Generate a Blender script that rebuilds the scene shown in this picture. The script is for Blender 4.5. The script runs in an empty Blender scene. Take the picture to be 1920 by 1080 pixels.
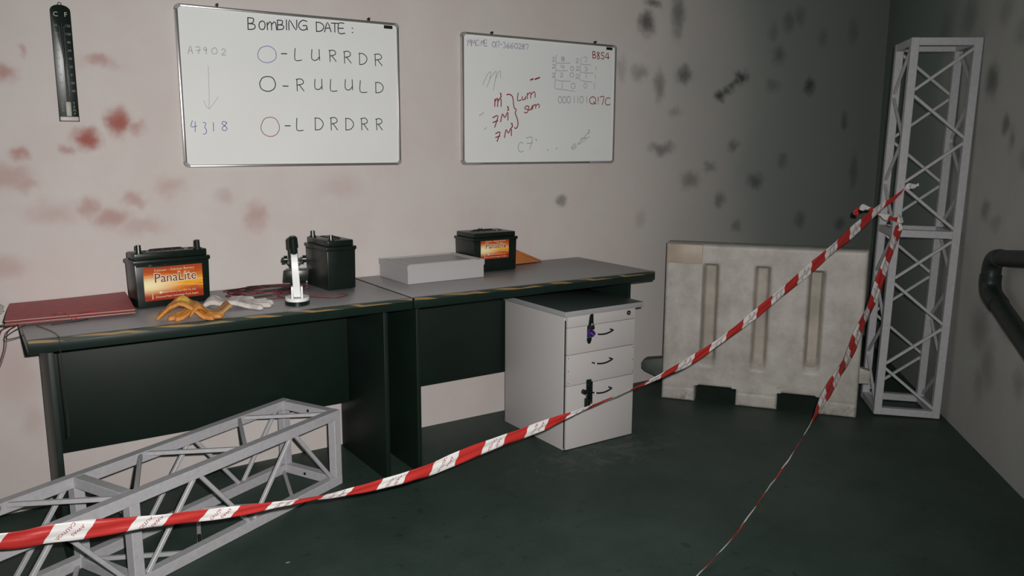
import bpy, bmesh, math, random
from mathutils import Vector, Matrix, Euler, noise
PI = math.pi
random.seed(7)
scene = bpy.context.scene
col = scene.collection

# ------------------------------------------------------------ camera, flash, ambient, exposure
YAW, PITCH, ROLL, FPX = .5915, .1747, .0042, 1541.35
CAM = Vector((-.409, -3.3325, 1.3324))
fwd = Vector((math.sin(YAW)*math.cos(PITCH), math.cos(YAW)*math.cos(PITCH), -math.sin(PITCH)))
rgt = fwd.cross(Vector((0, 0, 1))).normalized(); upv = rgt.cross(fwd)
r2 = math.cos(ROLL)*rgt + math.sin(ROLL)*upv; u2 = -math.sin(ROLL)*rgt + math.cos(ROLL)*upv
cam_data = bpy.data.cameras.new('camera'); cam = bpy.data.objects.new('camera', cam_data); col.objects.link(cam)
M3 = Matrix((r2, u2, -fwd)).transposed()
cam.matrix_world = Matrix.Translation(CAM) @ M3.to_4x4()
cam_data.sensor_width = 36; cam_data.lens = 36*FPX/1920; cam_data.clip_start = .05
scene.camera = cam

FLASH_W = 335
fl = bpy.data.lights.new('camera_flash', 'SPOT'); fl.energy = FLASH_W; fl.color = (1, .965, .95)
fl.spot_size = math.radians(105); fl.spot_blend = 1.0; fl.shadow_soft_size = .014
flo = bpy.data.objects.new('camera_flash', fl); col.objects.link(flo)
aim = Vector((.3, 0, .95)) - CAM
flo.location = CAM + r2*.055 + u2*.05 + fwd*.02
flo.rotation_euler = (fwd*.75 + aim.normalized()*.25).to_track_quat('-Z', 'Y').to_euler()

w = bpy.data.worlds.new('added_teal_ambient'); scene.world = w; w.use_nodes = True
bg = w.node_tree.nodes['Background']; bg.inputs['Color'].default_value = (.33, .95, .66, 1); bg.inputs['Strength'].default_value = .036  # teal ambient added to lift the blacks, no room lamp behind it
vs = scene.view_settings; vs.view_transform = 'Standard'; vs.look = 'None'; vs.gamma = 1; vs.use_curve_mapping = False; vs.exposure = 0

# ------------------------------------------------------------ materials
def new_mat(name):
    m = bpy.data.materials.new(name); m.use_nodes = True
    return m, m.node_tree, m.node_tree.nodes['Principled BSDF']
def N(nt, typ, **kw):
    n = nt.nodes.new(typ)
    for k, v in kw.items():
        if k.startswith('i_'): n.inputs[int(k[2:])].default_value = v
        else: setattr(n, k, v)
    return n
def mat(name, c, rough=.6, metal=0, spec=.5, var=.0, scale=20, bump=0, bscale=200, sub=0):
    m, nt, b = new_mat(name)
    b.inputs['Roughness'].default_value = rough; b.inputs['Metallic'].default_value = metal
    b.inputs['Specular IOR Level'].default_value = spec
    tc = N(nt, 'ShaderNodeTexCoord')
    nz = N(nt, 'ShaderNodeTexNoise'); nz.inputs['Scale'].default_value = scale; nz.inputs['Detail'].default_value = 5
    nt.links.new(tc.outputs['Object'], nz.inputs['Vector'])
    rp = N(nt, 'ShaderNodeValToRGB'); rp.color_ramp.elements[0].position = .3; rp.color_ramp.elements[1].position = .7
    rp.color_ramp.elements[0].color = tuple(x*(1-var) for x in c)+(1,); rp.color_ramp.elements[1].color = tuple(min(1, x*(1+var)) for x in c)+(1,)
    nt.links.new(nz.outputs['Fac'], rp.inputs['Fac']); nt.links.new(rp.outputs['Color'], b.inputs['Base Color'])
    if bump:
        n2 = N(nt, 'ShaderNodeTexNoise'); n2.inputs['Scale'].default_value = bscale; n2.inputs['Detail'].default_value = 3
        nt.links.new(tc.outputs['Object'], n2.inputs['Vector'])
        bp = N(nt, 'ShaderNodeBump'); bp.inputs['Strength'].default_value = bump; bp.inputs['Distance'].default_value = .002
        nt.links.new(n2.outputs['Fac'], bp.inputs['Height']); nt.links.new(bp.outputs['Normal'], b.inputs['Normal'])
    return m

def blotched_wall(name, base, groups, plane):
    """plaster with sprayed blotches; groups = [(colour, [(a, z, ra, rz, k)...])]; plane turns object xyz into (a, 0, z)"""
    m, nt, b = new_mat(name); L = nt.links.new
    b.inputs['Roughness'].default_value = .75; b.inputs['Specular IOR Level'].default_value = .25
    tc = N(nt, 'ShaderNodeTexCoord')
    sep = N(nt, 'ShaderNodeSeparateXYZ'); L(tc.outputs['Object'], sep.inputs[0])
    comb = N(nt, 'ShaderNodeCombineXYZ')
    L(sep.outputs['X'], comb.inputs[0]); L(sep.outputs['Z'], comb.inputs[2])
    nz = N(nt, 'ShaderNodeTexNoise'); nz.inputs['Scale'].default_value = 16; nz.inputs['Detail'].default_value = 4
    L(comb.outputs[0], nz.inputs['Vector'])
    s1 = N(nt, 'ShaderNodeVectorMath', operation='SUBTRACT'); L(nz.outputs['Color'], s1.inputs[0]); s1.inputs[1].default_value = (.5, .5, .5)
    s2 = N(nt, 'ShaderNodeVectorMath', operation='MULTIPLY'); L(s1.outputs[0], s2.inputs[0]); s2.inputs[1].default_value = (.075, 0, .075)
    s3 = N(nt, 'ShaderNodeVectorMath', operation='ADD'); L(comb.outputs[0], s3.inputs[0]); L(s2.outputs[0], s3.inputs[1])
    # base colour with faint mottling
    n2 = N(nt, 'ShaderNodeTexNoise'); n2.inputs['Scale'].default_value = 3.2; n2.inputs['Detail'].default_value = 6; n2.inputs['Roughness'].default_value = .65
    L(comb.outputs[0], n2.inputs['Vector'])
    rp = N(nt, 'ShaderNodeValToRGB'); rp.color_ramp.elements[0].position = .35; rp.color_ramp.elements[1].position = .68
    rp.color_ramp.elements[0].color = tuple(x*f for x, f in zip(base, (.96, .9, .9)))+(1,); rp.color_ramp.elements[1].color = tuple(base)+(1,)
    L(n2.outputs['Fac'], rp.inputs['Fac'])
    cur = rp.outputs['Color']
    if plane:                                                   # grey tone blended in toward one end of the wall
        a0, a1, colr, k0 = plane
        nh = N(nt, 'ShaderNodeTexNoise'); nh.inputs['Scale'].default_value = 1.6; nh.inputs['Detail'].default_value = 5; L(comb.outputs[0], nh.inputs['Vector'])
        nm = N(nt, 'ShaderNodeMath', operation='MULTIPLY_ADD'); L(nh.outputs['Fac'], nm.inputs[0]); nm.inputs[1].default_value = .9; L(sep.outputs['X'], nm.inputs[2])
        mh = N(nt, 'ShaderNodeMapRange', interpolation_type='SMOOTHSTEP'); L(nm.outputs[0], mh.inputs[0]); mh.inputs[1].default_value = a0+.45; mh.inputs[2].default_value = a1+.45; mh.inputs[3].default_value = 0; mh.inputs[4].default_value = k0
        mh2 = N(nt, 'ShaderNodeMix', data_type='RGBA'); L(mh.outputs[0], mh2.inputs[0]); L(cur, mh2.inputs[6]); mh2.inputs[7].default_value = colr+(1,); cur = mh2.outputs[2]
    for colr, blobs in groups:
        acc = None
        for (a, z, ra, rz, k) in blobs:
            v = N(nt, 'ShaderNodeVectorMath', operation='SUBTRACT'); L(s3.outputs[0], v.inputs[0]); v.inputs[1].default_value = (a, 0, z)
            q = N(nt, 'ShaderNodeVectorMath', operation='MULTIPLY'); L(v.outputs[0], q.inputs[0]); q.inputs[1].default_value = (1/ra, 0, 1/rz)
            ln = N(nt, 'ShaderNodeVectorMath', operation='LENGTH'); L(q.outputs[0], ln.inputs[0])
            mr = N(nt, 'ShaderNodeMapRange', interpolation_type='SMOOTHERSTEP'); L(ln.outputs['Value'], mr.inputs['Value'])
            mr.inputs['From Min'].default_value = 0; mr.inputs['From Max'].default_value = 2.1
            mr.inputs['To Min'].default_value = k; mr.inputs['To Max'].default_value = 0
            if acc is None: acc = mr.outputs[0]
            else:
                mx = N(nt, 'ShaderNodeMath', operation='MAXIMUM'); L(acc, mx.inputs[0]); L(mr.outputs[0], mx.inputs[1]); acc = mx.outputs[0]
        mix = N(nt, 'ShaderNodeMix', data_type='RGBA'); L(acc, mix.inputs[0]); L(cur, mix.inputs[6]); mix.inputs[7].default_value = colr+(1,)
        cur = mix.outputs[2]
    L(cur, b.inputs['Base Color'])
    n3 = N(nt, 'ShaderNodeTexNoise'); n3.inputs['Scale'].default_value = 90; n3.inputs['Detail'].default_value = 3
    L(tc.outputs['Object'], n3.inputs['Vector'])
    bp = N(nt, 'ShaderNodeBump'); bp.inputs['Strength'].default_value = .12; bp.inputs['Distance'].default_value = .003
    L(n3.outputs['Fac'], bp.inputs['Height']); L(bp.outputs['Normal'], b.inputs['Normal'])
    return m

def floor_mat():
    m, nt, b = new_mat('worn green floor paint'); L = nt.links.new
    b.inputs['Roughness'].default_value = .55; b.inputs['Specular IOR Level'].default_value = .3
    tc = N(nt, 'ShaderNodeTexCoord')
    nz = N(nt, 'ShaderNodeTexNoise'); nz.inputs['Scale'].default_value = 2.5; nz.inputs['Detail'].default_value = 8; nz.inputs['Roughness'].default_value = .7
    L(tc.outputs['Object'], nz.inputs['Vector'])
    rp = N(nt, 'ShaderNodeValToRGB'); e = rp.color_ramp.elements
    e[0].position = .3; e[0].color = (.024, .044, .035, 1); e[1].position = .75; e[1].color = (.052, .078, .063, 1)
    L(nz.outputs['Fac'], rp.inputs['Fac'])
    # pale scuffs
    n2 = N(nt, 'ShaderNodeTexNoise'); n2.inputs['Scale'].default_value = 9; n2.inputs['Detail'].default_value = 10; n2.inputs['Roughness'].default_value = .75; n2.inputs['Distortion'].default_value = 1.2
    L(tc.outputs['Object'], n2.inputs['Vector'])
    g = N(nt, 'ShaderNodeVectorMath', operation='SUBTRACT'); L(tc.outputs['Object'], g.inputs[0]); g.inputs[1].default_value = (1.85, -.72, 0)
    g2 = N(nt, 'ShaderNodeVectorMath', operation='MULTIPLY'); L(g.outputs[0], g2.inputs[0]); g2.inputs[1].default_value = (1.6, 4.5, 0)
    g3 = N(nt, 'ShaderNodeVectorMath', operation='LENGTH'); L(g2.outputs[0], g3.inputs[0])
    g4 = N(nt, 'ShaderNodeMapRange', interpolation_type='SMOOTHSTEP'); L(g3.outputs['Value'], g4.inputs[0]); g4.inputs[1].default_value = .2; g4.inputs[2].default_value = 1.3; g4.inputs[3].default_value = .16; g4.inputs[4].default_value = 0
    ad = N(nt, 'ShaderNodeMath', operation='ADD'); L(n2.outputs['Fac'], ad.inputs[0]); L(g4.outputs[0], ad.inputs[1])
    r3 = N(nt, 'ShaderNodeMapRange'); L(ad.outputs[0], r3.inputs[0]); r3.inputs[1].default_value = .62; r3.inputs[2].default_value = .8; r3.inputs[3].default_value = 0; r3.inputs[4].default_value = .55
    mx = N(nt, 'ShaderNodeMix', data_type='RGBA'); L(r3.outputs[0], mx.inputs[0]); L(rp.outputs['Color'], mx.inputs[6]); mx.inputs[7].default_value = (.13, .14, .125, 1)
    # dark spots
    vo = N(nt, 'ShaderNodeTexNoise'); vo.inputs['Scale'].default_value = 22; vo.inputs['Detail'].default_value = 4
    L(tc.outputs['Object'], vo.inputs['Vector'])
    r4 = N(nt, 'ShaderNodeMapRange'); L(vo.outputs['Fac'], r4.inputs[0]); r4.inputs[1].default_value = .3; r4.inputs[2].default_value = .36; r4.inputs[3].default_value = .6; r4.inputs[4].default_value = 0
    m2 = N(nt, 'ShaderNodeMix', data_type='RGBA'); L(r4.outputs[0], m2.inputs[0]); L(mx.outputs[2], m2.inputs[6]); m2.inputs[7].default_value = (.02, .025, .022, 1)
    L(m2.outputs[2], b.inputs['Base Color'])
    n5 = N(nt, 'ShaderNodeTexNoise'); n5.inputs['Scale'].default_value = 60
    L(tc.outputs['Object'], n5.inputs['Vector'])
    bp = N(nt, 'ShaderNodeBump'); bp.inputs['Strength'].default_value = .25; bp.inputs['Distance'].default_value = .004
    L(n5.outputs['Fac'], bp.inputs['Height']); L(bp.outputs['Normal'], b.inputs['Normal'])
    return m

def tape_mat():
    m, nt, b = new_mat('red and white barricade tape'); L = nt.links.new
    b.inputs['Roughness'].default_value = .35; b.inputs['Specular IOR Level'].default_value = .5
    uv = N(nt, 'ShaderNodeUVMap'); uv.uv_map = 'UVMap'
    sp = N(nt, 'ShaderNodeSeparateXYZ'); L(uv.outputs[0], sp.inputs[0])
    ml = N(nt, 'ShaderNodeMath', operation='MULTIPLY_ADD'); L(sp.outputs['Y'], ml.inputs[0]); ml.inputs[1].default_value = .07; L(sp.outputs['X'], ml.inputs[2])
    fr = N(nt, 'ShaderNodeMath', operation='FRACT'); L(ml.outputs[0], fr.inputs[0])
    lt = N(nt, 'ShaderNodeMath', operation='LESS_THAN'); L(fr.outputs[0], lt.inputs[0]); lt.inputs[1].default_value = .52
    mx = N(nt, 'ShaderNodeMix', data_type='RGBA'); L(lt.outputs[0], mx.inputs[0]); mx.inputs[6].default_value = (.74, .73, .71, 1); mx.inputs[7].default_value = (.48, .032, .028, 1)
    L(mx.outputs[2], b.inputs['Base Color'])
    return m

def label_mat():
    m, nt, b = new_mat('sunset battery label'); L = nt.links.new
    b.inputs['Roughness'].default_value = .35
    uv = N(nt, 'ShaderNodeUVMap'); uv.uv_map = 'UVMap'
    sp = N(nt, 'ShaderNodeSeparateXYZ'); L(uv.outputs[0], sp.inputs[0])
    rp = N(nt, 'ShaderNodeValToRGB'); e = rp.color_ramp.elements
    e[0].position = 0; e[0].color = (.33, .03, .012, 1); e[1].position = 1; e[1].color = (.4, .06, .015, 1)
    for p, c in ((.22, (.45, .05, .012, 1)), (.36, (.8, .26, .015, 1)), (.5, (.9, .45, .03, 1)), (.68, (.72, .2, .02, 1)), (.85, (.5, .08, .012, 1))):
        x = e.new(p); x.color = c
    mp = N(nt, 'ShaderNodeMapping'); L(uv.outputs[0], mp.inputs[0]); mp.inputs['Scale'].default_value = (1.2, 9, 1); mp.inputs['Rotation'].default_value = (0, 0, .12)
    nz = N(nt, 'ShaderNodeTexNoise'); nz.inputs['Scale'].default_value = 2.2; nz.inputs['Detail'].default_value = 4; L(mp.outputs[0], nz.inputs['Vector'])
    nn = N(nt, 'ShaderNodeMath', operation='MULTIPLY_ADD'); L(nz.outputs['Fac'], nn.inputs[0]); nn.inputs[1].default_value = .42; L(sp.outputs['Y'], nn.inputs[2])
    n3 = N(nt, 'ShaderNodeMath', operation='SUBTRACT'); L(nn.outputs[0], n3.inputs[0]); n3.inputs[1].default_value = .21
    L(n3.outputs[0], rp.inputs['Fac'])
    # sun glow at left of centre
    v = N(nt, 'ShaderNodeVectorMath', operation='SUBTRACT'); L(uv.outputs[0], v.inputs[0]); v.inputs[1].default_value = (.06, .47, 0)
    v2 = N(nt, 'ShaderNodeVectorMath', operation='MULTIPLY'); L(v.outputs[0], v2.inputs[0]); v2.inputs[1].default_value = (1.45, 2.7, 0)
    v3 = N(nt, 'ShaderNodeVectorMath', operation='LENGTH'); L(v2.outputs[0], v3.inputs[0])
    r = N(nt, 'ShaderNodeMapRange', interpolation_type='SMOOTHSTEP'); L(v3.outputs['Value'], r.inputs[0]); r.inputs[1].default_value = .05; r.inputs[2].default_value = 1; r.inputs[3].default_value = 1; r.inputs[4].default_value = 0
    mx = N(nt, 'ShaderNodeMix', data_type='RGBA'); L(r.outputs[0], mx.inputs[0]); L(rp.outputs['Color'], mx.inputs[6]); mx.inputs[7].default_value = (.98, .86, .5, 1)
    L(mx.outputs[2], b.inputs['Base Color'])
    return m

def hazard_mat():
    m, nt, b = new_mat('worn yellow and black edge tape'); L = nt.links.new
    b.inputs['Roughness'].default_value = .4
    tc = N(nt, 'ShaderNodeTexCoord'); sp = N(nt, 'ShaderNodeSeparateXYZ'); L(tc.outputs['Object'], sp.inputs[0])
    a = N(nt, 'ShaderNodeMath', operation='MULTIPLY_ADD'); L(sp.outputs['Y'], a.inputs[0]); a.inputs[1].default_value = 5.5; L(sp.outputs['X'], a.inputs[2])
    a2 = N(nt, 'ShaderNodeMath', operation='MULTIPLY_ADD'); L(sp.outputs['Z'], a2.inputs[0]); a2.inputs[1].default_value = 9; L(a.outputs[0], a2.inputs[2])
    nz = N(nt, 'ShaderNodeTexNoise'); nz.inputs['Scale'].default_value = 5; L(tc.outputs['Object'], nz.inputs['Vector'])
    n1 = N(nt, 'ShaderNodeMath', operation='MULTIPLY_ADD'); L(nz.outputs['Fac'], n1.inputs[0]); n1.inputs[1].default_value = .35; L(a2.outputs[0], n1.inputs[2])
    d = N(nt, 'ShaderNodeMath', operation='MULTIPLY'); L(n1.outputs[0], d.inputs[0]); d.inputs[1].default_value = 1/.21
    fr = N(nt, 'ShaderNodeMath', operation='FRACT'); L(d.outputs[0], fr.inputs[0])
    r = N(nt, 'ShaderNodeValToRGB'); e = r.color_ramp.elements; e[0].position = .6; e[0].color = (.03, .045, .038, 1); e[1].position = .68; e[1].color = (.25, .165, .065, 1)
    L(fr.outputs[0], r.inputs['Fac']); L(r.outputs['Color'], b.inputs['Base Color'])
    return m

def barrier_mat():
    m, nt, b = new_mat('dirty white moulded plastic'); L = nt.links.new
    b.inputs['Roughness'].default_value = .5
    tc = N(nt, 'ShaderNodeTexCoord')
    nz = N(nt, 'ShaderNodeTexNoise'); nz.inputs['Scale'].default_value = 6; nz.inputs['Detail'].default_value = 8; nz.inputs['Roughness'].default_value = .68
    L(tc.outputs['Object'], nz.inputs['Vector'])
    rp = N(nt, 'ShaderNodeValToRGB'); e = rp.color_ramp.elements
    e[0].position = .3; e[0].color = (.32, .295, .255, 1); e[1].position = .62; e[1].color = (.52, .49, .45, 1)
    L(nz.outputs['Fac'], rp.inputs['Fac'])
    n2 = N(nt, 'ShaderNodeTexNoise'); n2.inputs['Scale'].default_value = 14; n2.inputs['Detail'].default_value = 9; n2.inputs['Roughness'].default_value = .75
    L(tc.outputs['Object'], n2.inputs['Vector'])
    sp = N(nt, 'ShaderNodeSeparateXYZ'); L(tc.outputs['Object'], sp.inputs[0])
    gz = N(nt, 'ShaderNodeMapRange'); L(sp.outputs['Z'], gz.inputs[0]); gz.inputs[1].default_value = .0; gz.inputs[2].default_value = .16; gz.inputs[3].default_value = .1; gz.inputs[4].default_value = 0
    ad = N(nt, 'ShaderNodeMath', operation='ADD'); L(n2.outputs['Fac'], ad.inputs[0]); L(gz.outputs[0], ad.inputs[1])
    r2_ = N(nt, 'ShaderNodeMapRange'); L(ad.outputs[0], r2_.inputs[0]); r2_.inputs[1].default_value = .6; r2_.inputs[2].default_value = .75; r2_.inputs[3].default_value = 0; r2_.inputs[4].default_value = .65
    mx = N(nt, 'ShaderNodeMix', data_type='RGBA'); L(r2_.outputs[0], mx.inputs[0]); L(rp.outputs['Color'], mx.inputs[6]); mx.inputs[7].default_value = (.13, .095, .07, 1)
    L(mx.outputs[2], b.inputs['Base Color'])
    return m

MT = dict(
    floor=floor_mat(), tape=tape_mat(), label=label_mat(), hazard=hazard_mat(), barrier=barrier_mat(),
    barrier_recess=mat('darker recess plastic', (.37, .335, .285), .6, var=.2, scale=9), lug_dark=mat('dark grey plastic', (.05, .06, .052), .6, var=.2, scale=20),  # recess plastic darker than the body, left lug darker still
    desk_dark=mat('dark green laminate', (.006, .014, .010), .5, var=.12, scale=6, spec=.3),
    desk_top=mat('speckled grey laminate', (.33, .32, .33), .38, var=.14, scale=350, spec=.6),
    desk_edge=mat('dark edge banding', (.008, .018, .014), .3, var=.1, spec=.5),
    cab=mat('light grey melamine', (.56, .53, .515), .5, var=.05, scale=220, spec=.4),
    cab_edge=mat('grey edging strip', (.36, .36, .36), .5, var=.05, scale=200, spec=.4),
    cab_top=mat('slate cabinet top', (.06, .085, .076), .4, var=.08, scale=250, spec=.4),
    cab_gap=mat('painted gap shade', (.03, .035, .032), .8),
    steel=mat('grey painted steel', (.46, .455, .47), .42, var=.07, scale=60, spec=.5, bump=.05),
    black=mat('black moulded plastic', (.006, .012, .009), .32, spec=.45, var=.15, scale=30),
    blackmat=mat('matt black plastic', (.006, .011, .009), .55, spec=.4),
    chrome=mat('chromed metal', (.7, .7, .68), .18, metal=1),
    darkmetal=mat('dark metal', (.14, .15, .14), .3, metal=1),
    alu=mat('aluminium frame', (.62, .6, .6), .28, metal=.85, var=.06),
    greycap=mat('grey plastic cap', (.3, .29, .3), .45),
    board=mat('white board enamel', (.83, .84, .82), .3, spec=.35, var=.02, scale=4),
    white=mat('white enamel', (.85, .86, .84), .3),
    offwhite=mat('off white plastic', (.55, .5, .46), .45),
    scale_w=mat('cream lettering', (.42, .43, .38), .5),
    scale_d=mat('faded scale marks', (.16, .2, .17), .5),
    glove_o=mat('orange leather', (.52, .2, .035), .6, var=.22, scale=35, bump=.5, bscale=90),
    glove_b=mat('brown leather', (.4, .2, .06), .6, var=.15, scale=40, bump=.3, bscale=90),
    glove_y=mat('yellow leather', (.62, .38, .05), .55, var=.15, scale=40, bump=.3, bscale=90),
    cotton=mat('white cotton knit', (.55, .5, .47), .85, var=.1, scale=60, bump=.6, bscale=300),
    redcover=mat('dark red cover board', (.42, .065, .07), .55, var=.12, scale=40, bump=.2, bscale=150),
    redpage=mat('red edged filler', (.16, .014, .016), .7, var=.2, scale=200),
    cream=mat('cream card edge', (.5, .42, .34), .7),
    orangepaper=mat('orange paper', (.5, .17, .05), .6, var=.1, scale=12),
    wire_r=mat('red wire insulation', (.13, .012, .018), .4),
    wire_k=mat('black wire insulation', (.02, .02, .02), .4),
    purple=mat('purple anodised metal', (.06, .02, .22), .25, metal=.4),
    pipe=mat('black pipe', (.014, .022, .019), .4, spec=.45, var=.2, scale=15),
    redsign=mat('dark red plate', (.1, .012, .014), .5),
    rust=mat('rusty debris', (.3, .2, .13), .8),
)
def clear_plastic(name, c, alpha, rough):
    m, nt, b = new_mat(name)
    b.inputs['Base Color'].default_value = c+(1,); b.inputs['Roughness'].default_value = rough
    tr = N(nt, 'ShaderNodeBsdfTransparent'); mx = N(nt, 'ShaderNodeMixShader'); mx.inputs[0].default_value = alpha
    out = nt.nodes['Material Output']
    nt.links.new(tr.outputs[0], mx.inputs[1]); nt.links.new(b.outputs[0], mx.inputs[2]); nt.links.new(mx.outputs[0], out.inputs[0])
    return m
MT['frost'] = clear_plastic('frosted clear plastic', (.56, .54, .53), .74, .35)
MT['bag'] = clear_plastic('thin clear film', (.7, .68, .66), .5, .2)

# ------------------------------------------------------------ mesh helpers
def finish(name, bm, m, parent=None, smooth=None, loc=None):
    me = bpy.data.meshes.new(name)
    bmesh.ops.recalc_face_normals(bm, faces=bm.faces[:])
    if smooth is not None:
        for f in bm.faces: f.smooth = True
        for e in bm.edges:
            if len(e.link_faces) == 2 and e.calc_face_angle(0) > math.radians(smooth): e.smooth = False
    bm.to_mesh(me); bm.free()
    if m is not None: me.materials.append(MT[m] if isinstance(m, str) else m)
    o = bpy.data.objects.new(name, me); col.objects.link(o)
    if parent is not None: o.parent = parent
    if loc is not None: o.location = loc
    return o
def tag(o, label, cat, group=None, kind=None):
    if label: o['label'] = label
    if cat: o['category'] = cat
    if group: o['group'] = group
    if kind: o['kind'] = kind
    return o
def thing(name, loc, label, cat, rotz=0, group=None):
    o = bpy.data.objects.new(name, None); col.objects.link(o); o.empty_display_size = .05
    o.location = loc; o.rotation_euler = (0, 0, rotz)
    return tag(o, label, cat, group)
def box(bm, a, b, bev=0, seg=2, mtx=None):
    c = [(x+y)/2 for x, y in zip(a, b)]; s = [abs(y-x) for x, y in zip(a, b)]
    r = bmesh.ops.create_cube(bm, size=1, matrix=Matrix.Translation(c) @ Matrix.Diagonal((*s, 1)))
    vs_ = r['verts']
    if bev:
        es = list({e for v in vs_ for e in v.link_edges})
        q = bmesh.ops.bevel(bm, geom=es, offset=bev, segments=seg, profile=.5, affect='EDGES')
        vs_ = list({v for v in q['verts']} | {v for v in vs_ if v.is_valid})
    if mtx is not None: bmesh.ops.transform(bm, matrix=mtx, verts=[v for v in vs_ if v.is_valid])
    return vs_
def boxo(name, a, b, m, parent=None, bev=0, seg=2, smooth=30):
    bm = bmesh.new(); box(bm, a, b, bev, seg); return finish(name, bm, m, parent, smooth if bev else None)
def beam(bm, p, q, w, h=None, up=Vector((0, 0, 1)), bev=0):
    p, q = Vector(p), Vector(q); d = (q-p); L = d.length; d.normalize()
    if abs(d.dot(up)) > .98: up = Vector((1, 0, 0))
    s = d.cross(up).normalized(); t = s.cross(d); h = h or w
    Mx = Matrix((d, s, t)).transposed().to_4x4(); Mx.translation = (p+q)/2
    return box(bm, (-L/2, -w/2, -h/2), (L/2, w/2, h/2), bev, 1, Mx)
def cyl(bm, p, q, r1, r2_=None, seg=20, caps=True):
    p, q = Vector(p), Vector(q); d = q-p; L = d.length
    Mx = d.to_track_quat('Z', 'Y').to_matrix().to_4x4(); Mx.translation = (p+q)/2
    return bmesh.ops.create_cone(bm, cap_ends=caps, segments=seg, radius1=r1, radius2=r1 if r2_ is None else r2_, depth=L, matrix=Mx)['verts']
def prism(bm, pts, y0, y1, bev=0):
    """polygon in xz, extruded along y"""
    a = [bm.verts.new((x, y0, z)) for x, z in pts]; b = [bm.verts.new((x, y1, z)) for x, z in pts]
    n = len(pts); fs = [bm.faces.new(a), bm.faces.new(b[::-1])]
    for i in range(n): fs.append(bm.faces.new((a[i], b[i], b[(i+1) % n], a[(i+1) % n])))
    if bev: bmesh.ops.bevel(bm, geom=list({e for f in fs for e in f.edges}), offset=bev, segments=2, profile=.5, affect='EDGES')
def smooth_path(pts, n=8, closed=False):
    P = [Vector(p) for p in pts]; out = []
    m_ = len(P); rng = range(m_) if closed else range(m_-1)
    for i in rng:
        if closed: p0, p1, p2, p3 = P[i-1], P[i], P[(i+1) % m_], P[(i+2) % m_]
        else: p0, p1, p2, p3 = P[max(i-1, 0)], P[i], P[i+1], P[min(i+2, m_-1)]
        for k in range(n):
            t = k/n
            out.append(.5*((2*p1)+(-p0+p2)*t+(2*p0-5*p1+4*p2-p3)*t*t+(-p0+3*p1-3*p2+p3)*t**3))
    if not closed: out.append(P[-1])
    return out
def tube(bm, pts, r, seg=8, rf=None):
    pts = [Vector(p) for p in pts]; prev = None; rings = []
    up = Vector((0, 0, 1))
    for i, p in enumerate(pts):
        d = (pts[min(i+1, len(pts)-1)]-pts[max(i-1, 0)]).normalized()
        if prev is None:
            s = d.cross(up if abs(d.z) < .95 else Vector((1, 0, 0))).normalized()
        else:
            s = (prev - d*prev.dot(d)).normalized()
        prev = s; t = d.cross(s); rr = rf(i/(len(pts)-1)) if rf else r
        rings.append([bm.verts.new(p + (s*math.cos(2*PI*k/seg)+t*math.sin(2*PI*k/seg))*rr) for k in range(seg)])
    for a, b in zip(rings, rings[1:]):
        for k in range(seg): bm.faces.new((a[k], a[(k+1) % seg], b[(k+1) % seg], b[k]))
    bm.faces.new(rings[0][::-1]); bm.faces.new(rings[-1])
def text_mesh(txt, size, ext=.0004, bold=0, align='CENTER', shear=0, spacing=1):
    cu = bpy.data.curves.new('t', 'FONT'); cu.body = txt; cu.size = size; cu.extrude = ext; cu.offset = bold; cu.align_x = align; cu.align_y = 'CENTER'
    cu.shear = shear; cu.space_character = spacing; cu.resolution_u = 3
    o = bpy.data.objects.new('t', cu); col.objects.link(o); bpy.context.view_layer.update()
    me = bpy.data.meshes.new_from_object(o.evaluated_get(bpy.context.evaluated_depsgraph_get()))
    bpy.data.objects.remove(o); return me
def add_text(bm, txt, size, mtx, **kw):
    me = text_mesh(txt, size, **kw); me.transform(mtx); bm.from_mesh(me); bpy.data.meshes.remove(me)
XZ = lambda x, y, z, sx=1: Matrix.Translation((x, y, z)) @ Matrix.Rotation(PI/2, 4, 'X') @ Matrix.Diagonal((sx, 1, 1, 1))

# ------------------------------------------------------------ the room
RED = [(0.052, 1.612, 0.044, 0.019, 0.5), (0.101, 1.403, 0.032, 0.042, 1), (-0.004, 1.337, 0.038, 0.03, 1), (-0.24, 1.561, 0.031, 0.021, 0.6), (-0.222, 1.289, 0.025, 0.018, 0.6), (-0.075, 1.298, 0.02, 0.017, 0.5), (-0.26, 1.213, 0.064, 0.036, 0.4), (-0.215, 1.185, 0.04, 0.022, 0.4), (0.054, 1.052, 0.054, 0.035, 0.55), (-0.022, 1.094, 0.035, 0.029, 0.5), (0.131, 1.117, 0.037, 0.02, 0.45), (0.583, 1.037, 0.039, 0.043, 0.4), (0.265, 1.163, 0.048, 0.03, 0.3), (0.152, 1.017, 0.075, 0.03, 0.3), (-0.176, 1.635, 0.013, 0.014, 0.4), (-0.134, 1.079, 0.067, 0.038, 0.25), (0.951, 1.146, 0.073, 0.034, 0.15), (-0.297, 0.517, 0.066, 0.116, 0.25), (-0.261, 0.352, 0.034, 0.06, 0.2), (0.158, 1.381, 0.027, 0.019, 0.5), (0.461, 1.117, 0.029, 0.021, 0.25), (-0.295, 0.901, 0.048, 0.037, 0.3)]
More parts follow.
